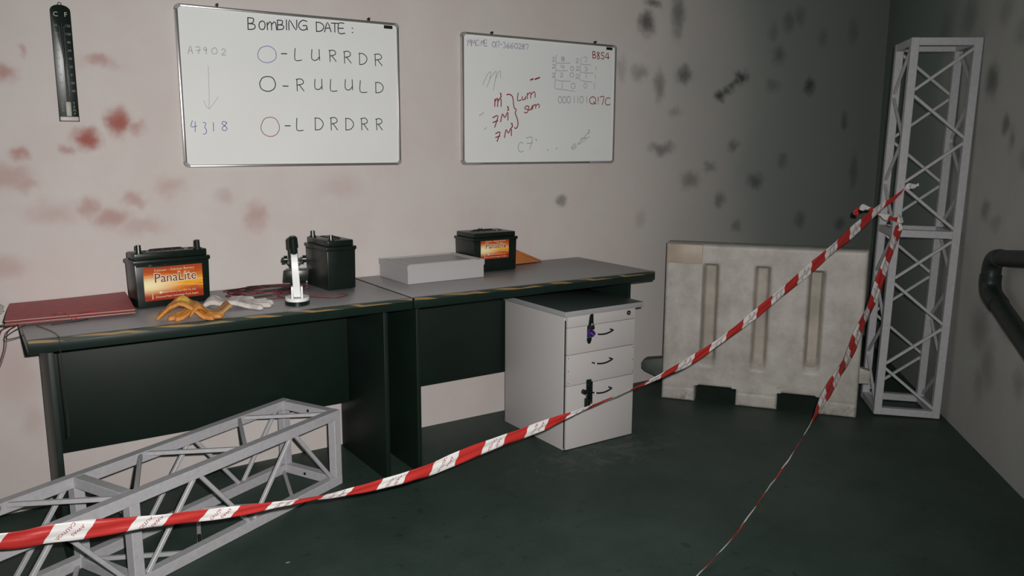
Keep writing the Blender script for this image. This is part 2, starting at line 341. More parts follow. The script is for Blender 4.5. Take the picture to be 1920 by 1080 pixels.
BLK = [(2.675, 1.955, 0.046, 0.048, 0.8), (2.9, 2.022, 0.04, 0.082, 0.6), (2.715, 2.057, 0.046, 0.021, 0.7), (2.958, 1.705, 0.049, 0.04, 0.7), (2.781, 1.641, 0.031, 0.07, 0.5), (2.636, 1.703, 0.053, 0.033, 0.4), (3.258, 1.598, 0.035, 0.027, 0.9), (3.304, 1.626, 0.031, 0.021, 0.7), (3.347, 1.655, 0.031, 0.021, 0.7), (3.385, 1.683, 0.032, 0.021, 0.7), (3.428, 1.715, 0.046, 0.027, 0.9), (4.053, 1.689, 0.042, 0.039, 0.8), (3.747, 1.854, 0.049, 0.043, 0.5), (3.822, 2.053, 0.05, 0.046, 0.4), (4.152, 1.987, 0.043, 0.045, 0.3), (3.705, 1.682, 0.049, 0.031, 0.35), (3.385, 1.322, 0.037, 0.031, 0.5), (2.814, 1.304, 0.073, 0.026, 0.55), (3.041, 1.128, 0.06, 0.042, 0.5), (3.196, 1.204, 0.044, 0.024, 0.4), (3.594, 1.11, 0.058, 0.038, 0.6), (3.835, 1.232, 0.041, 0.039, 0.4), (3.29, 1.008, 0.036, 0.037, 0.5), (4.433, 1.478, 0.034, 0.041, 0.5), (4.572, 1.152, 0.036, 0.089, 0.4), (4.044, 0.86, 0.043, 0.041, 0.45), (4.467, 0.815, 0.047, 0.036, 0.5), (3.444, 0.847, 0.038, 0.026, 0.4), (2.13, 1.046, 0.031, 0.022, 0.55), (3.918, 2.095, 0.045, 0.043, 0.35), (4.459, 2.042, 0.045, 0.066, 0.3), (2.9, 1.503, 0.041, 0.023, 0.3), (3.682, 1.984, 0.038, 0.048, 0.3), (2.898, 1.926, 0.032, 0.039, 0.4), (2.506, 1.71, 0.029, 0.053, 0.25), (2.669, 0.928, 0.031, 0.035, 0.2)]
RW = [(2.006, 1.613, 0.064, 0.058, 0.7), (2.219, 1.415, 0.035, 0.032, 0.6), (2.293, 1.356, 0.028, 0.045, 0.45), (2.084, 1.047, 0.044, 0.043, 0.5), (2.165, 0.537, 0.094, 0.095, 0.45), (2.286, 0.39, 0.072, 0.092, 0.4), (2.447, 0.586, 0.064, 0.033, 0.3), (2.279, 1.781, 0.055, 0.044, 0.3), (1.638, 1.935, 0.091, 0.079, 0.4), (2.079, 1.893, 0.061, 0.047, 0.3), (2.445, 1.274, 0.041, 0.043, 0.3), (2.222, 0.295, 0.051, 0.07, 0.35), (2.631, 0.414, 0.049, 0.052, 0.35), (1.285, 1.906, 0.09, 0.087, 0.3), (1.647, 1.259, 0.062, 0.08, 0.3), (2.212, 1.0, 0.059, 0.028, 0.25)]
DW = Vector((-.7071, -.7071, 0)); NW = Vector((-.7071, .7071, 0))     # right wall: along (toward the camera), normal into the room
CORNER = Vector((4.837, 0, 0))
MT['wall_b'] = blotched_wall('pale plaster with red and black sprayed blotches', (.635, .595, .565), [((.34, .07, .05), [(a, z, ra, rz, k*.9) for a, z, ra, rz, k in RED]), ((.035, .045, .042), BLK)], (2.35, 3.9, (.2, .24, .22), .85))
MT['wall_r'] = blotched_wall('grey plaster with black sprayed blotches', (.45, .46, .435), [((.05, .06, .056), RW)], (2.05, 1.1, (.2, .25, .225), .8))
fl_ = boxo('floor', (-4, -7, -.1), (7.5, .02, 0), 'floor'); fl_['kind'] = 'structure'
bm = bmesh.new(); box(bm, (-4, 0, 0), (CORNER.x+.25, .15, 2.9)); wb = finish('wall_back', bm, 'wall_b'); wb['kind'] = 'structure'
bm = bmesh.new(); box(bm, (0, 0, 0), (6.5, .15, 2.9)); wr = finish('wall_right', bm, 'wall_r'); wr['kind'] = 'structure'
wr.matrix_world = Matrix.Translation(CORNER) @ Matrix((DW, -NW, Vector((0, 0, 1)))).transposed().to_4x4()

# ------------------------------------------------------------ desks
def make_desk(loc, W, D, label, lp_back=-.02, mod_z=.232):
    x1 = W
    t = thing('office_desk', loc, label, 'desk', group='dark green office desks')
    bm = bmesh.new(); box(bm, (0, -D, .7085), (W, 0, .75), .003); o = finish('desktop', bm, 'desk_top', t, 30)
    o.data.materials.append(MT['desk_edge'])
    for f in o.data.polygons:
        if f.normal.z < .5: f.material_index = 1
    bm = bmesh.new(); box(bm, (.002, -D-.0012, .739), (W-.002, -D+.016, .7512), .001, 1); e = finish('edge_tape', bm, 'hazard', t)
    e['label'] = 'worn yellow and black tape along the front edge'
    boxo('side_panel', (.055, -.4773, .0), (.073, lp_back, .708), 'desk_dark', t, .001)
    boxo('side_panel', (W-.078, -.4773, .0), (W-.060, -.02, .708), 'desk_dark', t, .001)
    boxo('modesty_panel', (.074, -.117, mod_z), (W-.079, -.1, .708), 'desk_dark', t, .001)
    return t
desk_a = make_desk((-.281, -.004, 0), 1.268, .5754, 'grey topped dark green desk at the left, holding the red folder and microscope', -.10)
desk_b = make_desk((.9943, -.004, 0), 1.2457, .5754, 'grey topped dark green desk at the right, with drawer cabinet under its end', -.02, .243)

# ------------------------------------------------------------ drawer cabinet
cb = thing('drawer_cabinet', (1.697, -.616, 0), 'light grey three drawer cabinet standing half under the right desk', 'cabinet')
CW, CD, CH = .394, .476, .603
boxo('body', (0, .017, 0), (CW, CD, CH), 'cab', cb, .001)
tp = boxo('top', (-.0165, -.013, CH), (CW+.035, CD-.008, CH+.024), 'cab_edge', cb, .0015)
tp.data.materials.append(MT['cab_top'])
for f in tp.data.polygons:
    if f.normal.z > .9: f.material_index = 1
boxo('fascia', (.006, 0, .5525), (CW-.002, .0165, CH-.001), 'cab', cb, .001)
boxo('gap_shade_strip', (.003, .010, .006), (CW-.003, .0172, CH-.02), 'cab_gap', cb)  # dark strip stands in for the shade inside the drawer gaps
zs = [(.4325, .5505), (.2935, .4295), (.004, .2905)]
for i, (z0, z1) in enumerate(zs):
    d = boxo('drawer', (.006, 0, z0), (CW-.002, .0165, z1), 'cab', cb, .001)
    hz = (.517, .385, .2505)[i]
    pts = [(.146, -.001, hz-.004), (.146, -.022, hz-.004)] + [(.15+.09*k/8, -.024-.003*math.sin(PI*k/8), hz-.004-.006*math.sin(PI*k/8)+.006*k/8) for k in range(9)] + [(.244, -.022, hz+.003), (.244, -.001, hz+.003)]
    bm = bmesh.new(); tube(bm, pts, .0035, 8); h = finish('handle', bm, 'blackmat', d, 40); h['label'] = 'slim black bow handle'
    bm = bmesh.new(); cyl(bm, (.146, -.026, hz-.004), (.146, -.029, hz-.004), .0045, .003, 10); finish('handle_end', bm, 'white', d, 40)['label'] = 'chrome end cap of the handle, its glint painted white'  # plain white colour stands in for the chrome glint
for x, z in [(.013, .418), (.013, .36), (.013, .305), (CW-.009, .418), (CW-.009, .36), (CW-.009, .305)]:
    bm = bmesh.new(); cyl(bm, (x, .002, z), (x, -.001, z), .0022, seg=8); finish('screw', bm, 'blackmat', cb, 40)
bm = bmesh.new(); cyl(bm, (CW-.043, .002, .582), (CW-.043, -.004, .582), .0105, seg=20); L0 = finish('lock', bm, 'black', cb, 40); L0['label'] = 'round black drawer lock'
bm = bmesh.new(); cyl(bm, (CW-.043, -.003, .582), (CW-.043, -.006, .582), .0055, seg=16); box(bm, (CW-.0445, -.0075, .577), (CW-.0415, -.006, .587)); finish('lock_cylinder', bm, 'chrome', L0, 40)

# hasp and small combination lock on the top drawer
hs = thing('hasp', (1.821, -.617, .5), 'black hasp with purple combination lock on the top drawer front', 'lock')
bm = bmesh.new()
prism(bm, [(-.009, .052), (-.004, .052), (.0, .092), (.012, .106), (.019, .104), (.021, .06), (.012, .05), (.002, .046)], -.005, 0, .001)
prism(bm, [(-.012, -.002), (.013, -.002), (.013, -.014), (.006, -.03), (-.006, -.03), (-.013, -.014)], -.004, 0, .001)
box(bm, (-.012, -.006, .0), (.012, 0, .05), .001)
finish('hasp_plate', bm, 'black', hs, 40)
bm = bmesh.new(); tube(bm, smooth_path([(-.006, -.006, .03), (-.006, -.02, .05), (-.003, -.024, .062), (.004, -.024, .062), (.007, -.02, .05), (.007, -.006, .03)], 5), .0022, 8); finish('shackle', bm, 'chrome', hs, 60)['label'] = 'bright steel shackle'
bm = bmesh.new(); box(bm, (-.01, -.026, .036), (.011, -.008, .054), .003); finish('hinge_knuckle', bm, 'blackmat', hs, 40)
bm = bmesh.new(); cyl(bm, (.001, -.006, .018), (.001, -.024, .018), .0165, .0145, 24); bmesh.ops.bevel(bm, geom=bm.edges[:], offset=.001, segments=1, affect='EDGES'); b0 = finish('lock_body', bm, 'purple', hs, 40); b0['label'] = 'round purple lock body'
bm = bmesh.new(); cyl(bm, (-.004, -.0235, .02), (-.004, -.027, .02), .004, seg=12); cyl(bm, (.006, -.0235, .013), (.006, -.027, .013), .0035, seg=12); finish('dial', bm, 'chrome', b0, 40)

sl = thing('slide_bolt', (1.822, -.617, .2), 'black bolt plate with hanging cylinder lock on the bottom drawer front', 'lock')
bm = bmesh.new(); box(bm, (-.012, -.006, .005), (.014, 0, .108), .0015); box(bm, (.004, -.014, -.002), (.015, -.005, .1), .001); finish('bolt_plate', bm, 'black', sl, 40)
bm = bmesh.new()
for z in (.018, .05, .085): cyl(bm, (-.003, -.005, z), (-.003, -.0075, z), .003, seg=10)
cyl(bm, (.0095, -.013, .004), (.0095, -.0155, .004), .004, seg=10)
finish('rivet', bm, 'chrome', sl, 40)
bm = bmesh.new(); cyl(bm, (-.031, -.004, .058), (-.031, -.02, .058), .0115, seg=8); beam(bm, (-.034, -.012, .066), (-.012, -.012, .05), .012, .01); finish('knob', bm, 'blackmat', sl, 40)
bm = bmesh.new(); tube(bm, smooth_path([(-.024, -.012, .052), (-.021, -.018, .04), (-.018, -.018, .024)], 5), .005, 8); finish('shackle', bm, 'darkmetal', sl, 60)
bm = bmesh.new()
for k in range(4): cyl(bm, (-.016, -.016, .026-k*.0105), (-.0155, -.016, .0165-k*.0105), .0135, seg=20)
lb = finish('lock_body', bm, 'black', sl, 40)
bm = bmesh.new(); cyl(bm, (-.010, -.03, -.012), (-.010, -.034, -.012), .004, seg=12); finish('dial', bm, 'chrome', lb, 40)

# ------------------------------------------------------------ whiteboards
WRITING_A = [
  ('title', 'black', 0.0034, [[[268,570],[267,526]],[[268,570],[288,569],[290,561],[284,551],[267,548]],[[267,548],[290,547],[295,538],[288,529],[267,526]],[[322,562],[314,556],[310,545],[313,533],[322,530],[330,534],[334,547],[331,559],[322,562]],[[342,558],[343,530]],[[343,548],[353,561],[359,555],[359,531]],[[359,550],[370,562],[377,556],[379,533]],[[384,570],[383,534]],[[384,570],[402,570],[404,563],[399,555],[384,552]],[[384,552],[404,552],[408,544],[402,537],[383,534]],[[420,574],[419,536]],[[429,536],[432,575],[458,538],[462,577]],[[504,575],[487,578],[472,566],[470,550],[483,540],[500,545],[502,558],[487,557]],[[502,558],[505,542]],[[543,576],[543,539]],[[542,575],[561,574],[574,564],[572,552],[561,542],[543,539]],[[577,540],[591,578],[605,542]],[[583,555],[599,556]],[[607,577],[637,578]],[[622,578],[621,542]],[[662,580],[639,578],[638,540],[665,541]],[[639,559],[659,560]],[[697,564],[700,563]],[[697,547],[700,546]]]),
  ('ring1', 'blue', 0.0022, [[[373,439],[373,430],[369,422],[362,415],[354,410],[345,407],[335,405],[326,406],[317,408],[309,413],[303,419],[300,426],[300,435],[302,443],[306,451],[311,458],[319,463],[327,466],[337,468],[347,468],[355,465],[362,461],[368,455],[372,447],[373,439]]]),
  ('ring2', 'black', 0.0032, [[[365,325],[364,317],[361,310],[356,304],[348,299],[341,296],[333,295],[325,296],[317,298],[310,302],[305,308],[303,315],[302,323],[304,331],[308,338],[312,344],[318,348],[326,351],[334,352],[342,352],[350,350],[356,346],[360,340],[363,333],[365,325]]]),
  ('ring3', 'red', 0.0022, [[[373,158],[372,147],[368,138],[362,130],[354,124],[344,120],[335,119],[326,120],[317,124],[309,129],[303,137],[299,146],[299,157],[302,167],[306,176],[311,184],[318,190],[327,193],[337,195],[346,194],[355,191],[362,185],[367,177],[371,168],[373,158]]]),
  ('dash0', 'black', 0.0036, [[[394,443],[416,444]]]),
  ('row0', 'black', 0.003, [[[451,467],[449,422],[476,423]],[[521,467],[518,435],[527,425],[541,428],[550,439]],[[551,469],[552,427]],[[596,469],[597,424]],[[593,467],[612,470],[622,462],[617,452],[596,446]],[[605,447],[623,426]],[[660,468],[660,421]],[[657,466],[676,470],[687,461],[682,450],[660,444]],[[669,446],[689,423]],[[727,466],[727,419]],[[725,465],[746,463],[760,449],[758,435],[746,423],[727,419]],[[798,465],[799,418]],[[795,464],[816,467],[828,458],[823,447],[798,441]],[[809,443],[830,420]]]),
  ('dash1', 'black', 0.0036, [[[395,318],[416,318]]]),
  ('row1', 'black', 0.003, [[[453,347],[453,301]],[[450,346],[469,349],[480,340],[475,329],[452,324]],[[462,325],[481,302]],[[529,350],[527,320],[535,310],[548,312],[557,323]],[[558,352],[558,311]],[[597,353],[595,308],[623,308]],[[661,355],[659,323],[668,313],[682,316],[690,327]],[[691,356],[692,314]],[[728,354],[726,308],[757,307]],[[798,350],[798,306]],[[797,349],[818,348],[832,334],[830,320],[818,309],[798,306]]]),
  ('dash2', 'black', 0.0036, [[[397,162],[418,162]]]),
  ('row2', 'black', 0.003, [[[447,193],[445,146],[471,145]],[[524,196],[523,147]],[[522,195],[543,193],[557,177],[555,162],[542,149],[523,147]],[[592,198],[592,147]],[[589,196],[608,199],[619,189],[614,178],[592,172]],[[601,173],[620,148]],[[658,197],[657,148]],[[656,196],[677,194],[691,178],[689,163],[676,151],[657,148]],[[728,197],[729,149]],[[725,196],[744,199],[755,189],[750,178],[728,173]],[[738,174],[757,149]],[[797,197],[798,150]],[[794,195],[812,198],[823,189],[818,178],[797,173]],[[806,174],[824,150]]]),
  ('code', 'grey', 0.0022, [[[39,421],[48,451],[55,422]],[[43,432],[52,433]],[[67,446],[83,448],[75,424]],[[68,435],[84,437]],[[106,441],[100,436],[96,442],[100,448],[106,446],[106,436],[104,424]],[[136,449],[129,445],[125,437],[128,428],[135,426],[142,429],[145,438],[142,447],[136,449]],[[162,442],[168,447],[176,444],[175,437],[161,424],[177,425]]]),
  ('arrow', 'grey', 0.0014, [[[109,379],[107,287],[103,223]],[[85,253],[93,232],[103,221],[121,242],[140,266]]]),
  ('number', 'blue', 0.0024, [[[39,176],[33,153],[54,156]],[[49,172],[47,135]],[[77,170],[88,167],[83,151],[89,142],[86,129],[76,126]],[[116,170],[115,137]],[[165,170],[155,175],[148,168],[157,159],[167,149],[159,140],[149,143],[149,152],[158,159],[166,168],[165,172]]]),
]
WRITING_B = [
  ('phone', 'violet', 0.003, [[[32,534],[34,560],[42,546],[48,563],[51,535]],[[53,533],[55,560],[63,546],[70,563],[74,535]],[[92,561],[84,563],[77,555],[76,547],[79,539],[86,538],[93,541]],[[96,549],[97,548]],[[104,539],[105,562],[112,550],[117,564],[119,540]],[[135,565],[121,564],[122,539],[137,540]],[[122,551],[134,552]],[[172,561],[166,557],[163,549],[166,540],[173,538],[179,541],[181,550],[178,559],[172,561]],[[185,562],[185,537]],[[189,561],[203,564],[197,538]],[[209,552],[218,553]],[[224,562],[235,561],[231,552],[238,547],[236,539],[224,537]],[[257,562],[248,553],[245,544],[250,537],[258,540],[259,546],[253,549],[246,544]],[[279,562],[268,553],[265,544],[270,537],[279,541],[281,547],[274,550],[267,544]],[[296,562],[290,558],[287,550],[290,541],[296,539],[303,542],[305,551],[302,560],[296,562]],[[310,557],[316,562],[324,559],[324,552],[309,538],[327,540]],[[343,558],[336,561],[331,556],[338,551],[345,545],[340,539],[332,540],[332,546],[339,551],[343,557],[343,560]],[[350,560],[366,562],[360,538]]]),
  ('scribble', 'grey', 0.0022, [[[112,365],[137,411],[156,425],[150,392],[134,356]],[[150,392],[172,419],[187,427],[179,381],[169,341]],[[179,387],[199,426],[210,428],[209,399]]]),
  ('reddash', 'red', 0.006, [[[382,399],[397,404]],[[408,403],[434,412]]]),
  ('red1', 'red', 0.0045, [[[179,303],[178,269]],[[179,291],[191,306],[195,298],[193,269]],[[195,292],[207,306],[213,299],[213,270]],[[208,329],[213,329],[211,322],[214,319],[213,313],[208,312]]]),
  ('red2', 'red', 0.0045, [[[167,217],[196,226],[178,174]],[[168,195],[195,204]],[[211,199],[221,236],[234,219],[251,245],[252,208]],[[249,269],[254,269],[252,263],[256,260],[255,255],[249,253]]]),
  ('red3', 'red', 0.0045, [[[183,144],[208,151],[191,108]],[[183,126],[207,133]],[[233,126],[242,163],[255,147],[271,172],[272,135]],[[271,192],[277,192],[275,185],[279,182],[277,176],[272,174]]]),
  ('brace', 'red', 0.0045, [[[245,325],[261,327],[276,319],[282,300],[287,267],[299,258],[294,241],[303,221],[310,198],[307,178],[297,169],[291,173]]]),
  ('lum', 'red', 0.004, [[[310,335],[307,301],[327,303]],[[335,319],[332,307],[338,304],[346,307],[352,314]],[[354,322],[352,307]],[[363,336],[363,310]],[[363,327],[377,339],[384,335],[383,314]],[[385,330],[399,343],[408,339],[409,318]],[[370,275],[360,276],[350,270],[351,262],[365,260],[368,252],[359,244],[346,246]],[[374,274],[371,261],[376,257],[383,260],[389,268]],[[391,276],[389,259]],[[396,281],[395,264]],[[396,275],[408,284],[413,281],[412,267]],[[414,278],[426,287],[433,284],[433,270]]]),
  ('bbsa', 'red', 0.0038, [[[761,554],[763,522]],[[761,554],[774,554],[776,547],[773,540],[762,538]],[[762,538],[777,537],[781,530],[777,524],[763,522]],[[802,549],[795,553],[790,546],[798,538],[806,529],[800,520],[792,523],[792,531],[798,538],[803,547],[802,550]],[[835,551],[825,554],[817,549],[820,540],[832,537],[836,529],[829,522],[816,524]],[[869,531],[845,531],[861,554],[863,523]]]),
  ('q17c', 'red', 0.0036, [[[767,333],[753,327],[747,314],[754,301],[768,297],[782,302],[788,316],[781,329],[767,333]],[[772,308],[790,297]],[[803,333],[804,309]],[[804,301],[805,298]],[[815,333],[841,336],[831,296]],[[881,328],[865,331],[853,320],[850,309],[857,297],[870,295],[883,300]]]),
  ('division', 'violet', 0.0026, [[[509,507],[515,512],[523,509],[522,503],[509,491],[526,492]],[[582,514],[571,517],[563,512],[574,507],[586,502],[577,496],[565,497],[565,502],[575,507],[583,513],[581,516]],[[655,510],[661,515],[670,512],[669,506],[655,494],[673,495]],[[702,521],[725,524],[716,499]],[[510,475],[516,479],[524,477],[523,471],[510,460],[527,461]],[[567,479],[562,468],[584,470]],[[578,478],[578,459]],[[632,474],[625,471],[623,463],[626,456],[633,454],[640,457],[642,465],[639,472],[632,474]],[[657,472],[664,476],[674,474],[673,468],[656,457],[677,458]],[[710,475],[725,475],[719,468],[729,465],[726,459],[711,457]],[[785,481],[786,463]],[[510,433],[516,437],[525,435],[524,429],[509,417],[528,418]],[[559,436],[565,440],[574,438],[573,432],[559,421],[577,422]],[[630,445],[622,441],[618,434],[622,425],[630,423],[639,426],[642,435],[638,443],[630,445]],[[656,434],[663,439],[672,436],[671,430],[655,418],[676,419]],[[721,443],[722,422]],[[782,441],[783,422]],[[571,397],[572,366]],[[640,394],[631,390],[628,380],[632,371],[641,368],[649,372],[653,382],[649,391],[640,394]],[[718,398],[711,394],[708,385],[711,376],[719,373],[726,376],[728,386],[725,395],[718,398]],[[776,401],[777,372]]]),
  ('division', 'violet', 0.0024, [[[536,525],[535,487],[619,490]],[[535,487],[533,452],[605,453]],[[533,452],[531,406],[625,403]],[[531,406],[527,366],[566,362],[651,355]],[[690,522],[689,490],[750,489]],[[687,490],[687,451],[768,449]],[[687,451],[683,412],[760,405]]]),
  ('binary', 'grey', 0.0028, [[[560,328],[552,323],[549,311],[553,299],[561,296],[568,300],[571,312],[567,324],[560,328]],[[586,329],[579,324],[576,312],[580,300],[587,296],[595,301],[598,313],[594,325],[586,329]],[[613,330],[606,325],[603,313],[607,301],[614,297],[622,302],[625,314],[621,326],[613,330]],[[648,331],[649,299]],[[672,332],[673,300]],[[695,333],[688,328],[685,316],[689,304],[696,300],[704,305],[707,317],[703,330],[695,333]],[[728,335],[729,301]]]),
  ('c7', 'grey', 0.0028, [[[340,99],[326,104],[314,90],[312,76],[318,62],[330,58],[341,64]],[[358,124],[395,127],[380,72]],[[363,99],[397,102]]]),
  ('c7', 'grey', 0.004, [[[487,68],[490,65]],[[541,77],[543,72]],[[416,120],[420,113]]]),
  ('formula', 'grey', 0.0026, [[[640,79],[665,90],[661,97],[649,94],[638,81],[642,71],[656,74],[668,84]],[[677,100],[691,106]],[[677,94],[691,100]],[[694,122],[696,102]],[[695,115],[702,127],[707,123],[708,106]],[[707,120],[715,131],[721,129],[723,112]],[[747,151],[734,148],[724,137],[722,130],[727,125],[738,127],[748,134]],[[743,164],[746,168],[750,168],[750,164],[743,153],[752,157]]]),
  ('smudge', 'grey', 0.003, [[[93,225],[116,239]],[[120,163],[132,171]]]),
]

MT['ink_black'] = mat('black marker ink', (.03, .035, .04), .5); MT['ink_blue'] = mat('blue marker ink', (.15, .17, .42), .5)
MT['ink_red'] = mat('red marker ink', (.3, .03, .035), .5); MT['ink_grey'] = mat('faded grey marker ink', (.36, .37, .4), .5); MT['ink_violet'] = mat('faded violet marker ink', (.4, .38, .5), .5)
NICE = {'title': 'heading reading BOMBING DATE:', 'ring1': 'blue hand-drawn circle', 'ring2': 'black hand-drawn circle', 'ring3': 'red hand-drawn circle',
 'row0': 'letters L U R R D R', 'row1': 'letters R U L U L D', 'row2': 'letters L D R D R R', 'code': 'faded code A7902', 'arrow': 'thin arrow pointing down', 'number': 'blue number 4318',
 'phone': 'faded violet number at the top left', 'scribble': 'grey looping scribble', 'reddash': 'two red dashes', 'red1': 'red m cubed', 'red2': 'red 7 M cubed', 'red3': 'lower red 7 M cubed', 'brace': 'red curly bracket',
 'lum': 'red words Lum and Sum', 'bbsa': 'red code B8S4', 'q17c': 'red code Q!7C', 'division': 'faded long division by two', 'binary': 'faded binary digits', 'c7': 'faded grey C7', 'formula': 'faded grey formula', 'smudge': 'two faint smudges'}
INK = {'black': 'ink_black', 'blue': 'ink_blue', 'red': 'ink_red', 'grey': 'ink_grey', 'violet': 'ink_violet'}
def ribbon2d(bm, pts, wd, y):
    P = [Vector((a/1000, 0, b/1000)) for a, b in pts]
    if len(P) > 2:
        P = smooth_path(P, 3)
    prev = None
    for i, p in enumerate(P):
        d = P[min(i+1, len(P)-1)]-P[max(i-1, 0)]
        if d.length < 1e-6: d = Vector((1, 0, 0))
        d.normalize(); s = Vector((-d.z, 0, d.x))*wd*.6
        e = -d*wd*.4 if i == 0 else (d*wd*.4 if i == len(P)-1 else Vector())
        a = bm.verts.new(p+s+e+Vector((0, y, 0))); b = bm.verts.new(p-s+e+Vector((0, y, 0)))
        if prev: bm.faces.new((prev[0], prev[1], b, a))
        prev = (a, b)
def make_board(loc, W, H, label, writing, hooks, logo_x, dark_ends=False):
    t = thing('whiteboard', loc, label, 'whiteboard', group='whiteboards on the back wall')
    boxo('panel', (.006, .004, .006), (W-.006, .017, H-.006), 'board', t)
    fw = .011
    for nm, a, b in [('frame_rail', (.02, -.001, 0), (W-.02, .018, fw)), ('frame_rail', (.02, -.001, H-fw), (W-.02, .018, H)),
                 ('frame_rail', (0, -.001, .02), (fw, .018, H-.02)), ('frame_rail', (W-fw, -.001, .02), (W, .018, H-.02))]:
        boxo(nm, a, b, 'alu', t, .003, 2)
    for cx, cz, a0 in ((.02, .02, PI), (W-.02, .02, 1.5*PI), (W-.02, H-.02, 0), (.02, H-.02, .5*PI)):
        bm = bmesh.new(); ro, ri = .0205, .008
        o_ = [(cx+ro*math.cos(a0+k*PI/12), cz+ro*math.sin(a0+k*PI/12)) for k in range(7)]
        i_ = [(cx+ri*math.cos(a0+k*PI/12), cz+ri*math.sin(a0+k*PI/12)) for k in range(6, -1, -1)]
        prism(bm, o_+i_, -.003, .0185); finish('corner_cap', bm, 'greycap', t, 40)
    for x in hooks:
        bm = bmesh.new(); cyl(bm, (x, .018, H+.008), (x, .002, H+.008), .005, seg=14); box(bm, (x-.004, .006, H-.004), (x+.004, .016, H+.008)); finish('mounting_screw', bm, 'darkmetal', t, 40)
    boxo('maker_badge', (logo_x, .0032, H-.026), (logo_x+.04, .0042, H-.0125), 'blackmat', t)['label'] = 'small black badge in the top right corner'
    if dark_ends:
        boxo('rail_clip', (.02, -.003, -.001), (.1, .014, .0085), 'greycap', t, .001); boxo('rail_clip', (W-.16, -.003, -.001), (W-.02, .014, .0085), 'greycap', t, .001)
    for name, c, wd, strokes in writing:
        bm = bmesh.new()
        for k, s in enumerate(strokes): ribbon2d(bm, s, wd, .0035-.00004*k)
        o = finish('handwriting', bm, INK[c], t)
        if name in NICE: o['label'] = NICE[name]
    return t
make_board((.3165, -.019, 1.2347), .9107, .600, 'framed whiteboard at the left with the black heading and three rows of letters', WRITING_A, (.155, .775), .842)
make_board((1.5396, -.019, 1.2312), .9159, .594, 'framed whiteboard at the right with red notes and faded sums', WRITING_B, (.165, .78), .85, True)

# ------------------------------------------------------------ thermometer
th = thing('wall_thermometer', (-.0575, 0, 1.4), 'long black wall thermometer with Celsius and Fahrenheit scales beside the left whiteboard', 'thermometer')
bm = bmesh.new(); R_ = .0315
prism(bm, [(-R_, 0), (R_, 0), (R_, .375)] + [(R_*math.cos(a)*1.0, .375+.02*math.sin(a)) for a in [k*PI/10 for k in range(1, 10)]] + [(-R_, .375)], -.010, 0, .0015)
finish('backplate', bm, 'black', th, 40)
bm = bmesh.new(); tube(bm, [(.0055*math.cos(k*PI/6), -.004, .3975+.0055*math.sin(k*PI/6)) for k in range(13)], .0014, 6); finish('hanging_loop', bm, 'darkmetal', th, 60)
bm = bmesh.new(); tube(bm, [(0, -.012, .07), (0, -.012, .335)], .003, 8); finish('glass_tube', bm, 'black', th, 60)
bm = bmesh.new(); box(bm, (-.0085, -.0135, .018), (.0085, -.009, .068), .004); o = finish('bulb_window', bm, 'scale_w', th, 40); o['label'] = 'pale rounded bulb window'
bm = bmesh.new(); box(bm, (-.029, -.013, .002), (.029, -.009, .017), .003); finish('bottom_cap', bm, 'offwhite', th, 40)
bm = bmesh.new()
add_text(bm, 'C', .022, XZ(-.0155, -.0105, .362)); add_text(bm, 'F', .022, XZ(.0155, -.0105, .362))
finish('scale_letters', bm, 'scale_w', th)['label'] = 'letters C and F'
bm = bmesh.new()
for k in range(9):
    z = .325-k*.0275
    add_text(bm, str(50-10*k), .011, XZ(-.0185, -.0105, z), ext=.0003); add_text(bm, str(120-20*k), .011, XZ(.0185, -.0105, z), ext=.0003)
for s in (-1, 1):
    for k, c in enumerate('TEMP' if s > 0 else 'DEG.'): add_text(bm, c, .012, XZ(s*.018, -.0105, .062-k*.012), ext=.0003)
    for k in range(56): box(bm, (min(s*.0048, s*(.008 if k % 5 else .0105)), -.0107, .09+k*.0042), (max(s*.0048, s*(.008 if k % 5 else .0105)), -.0098, .0906+k*.0042))
finish('scale_numbers', bm, 'scale_d', th)['label'] = 'faded degree numbers'

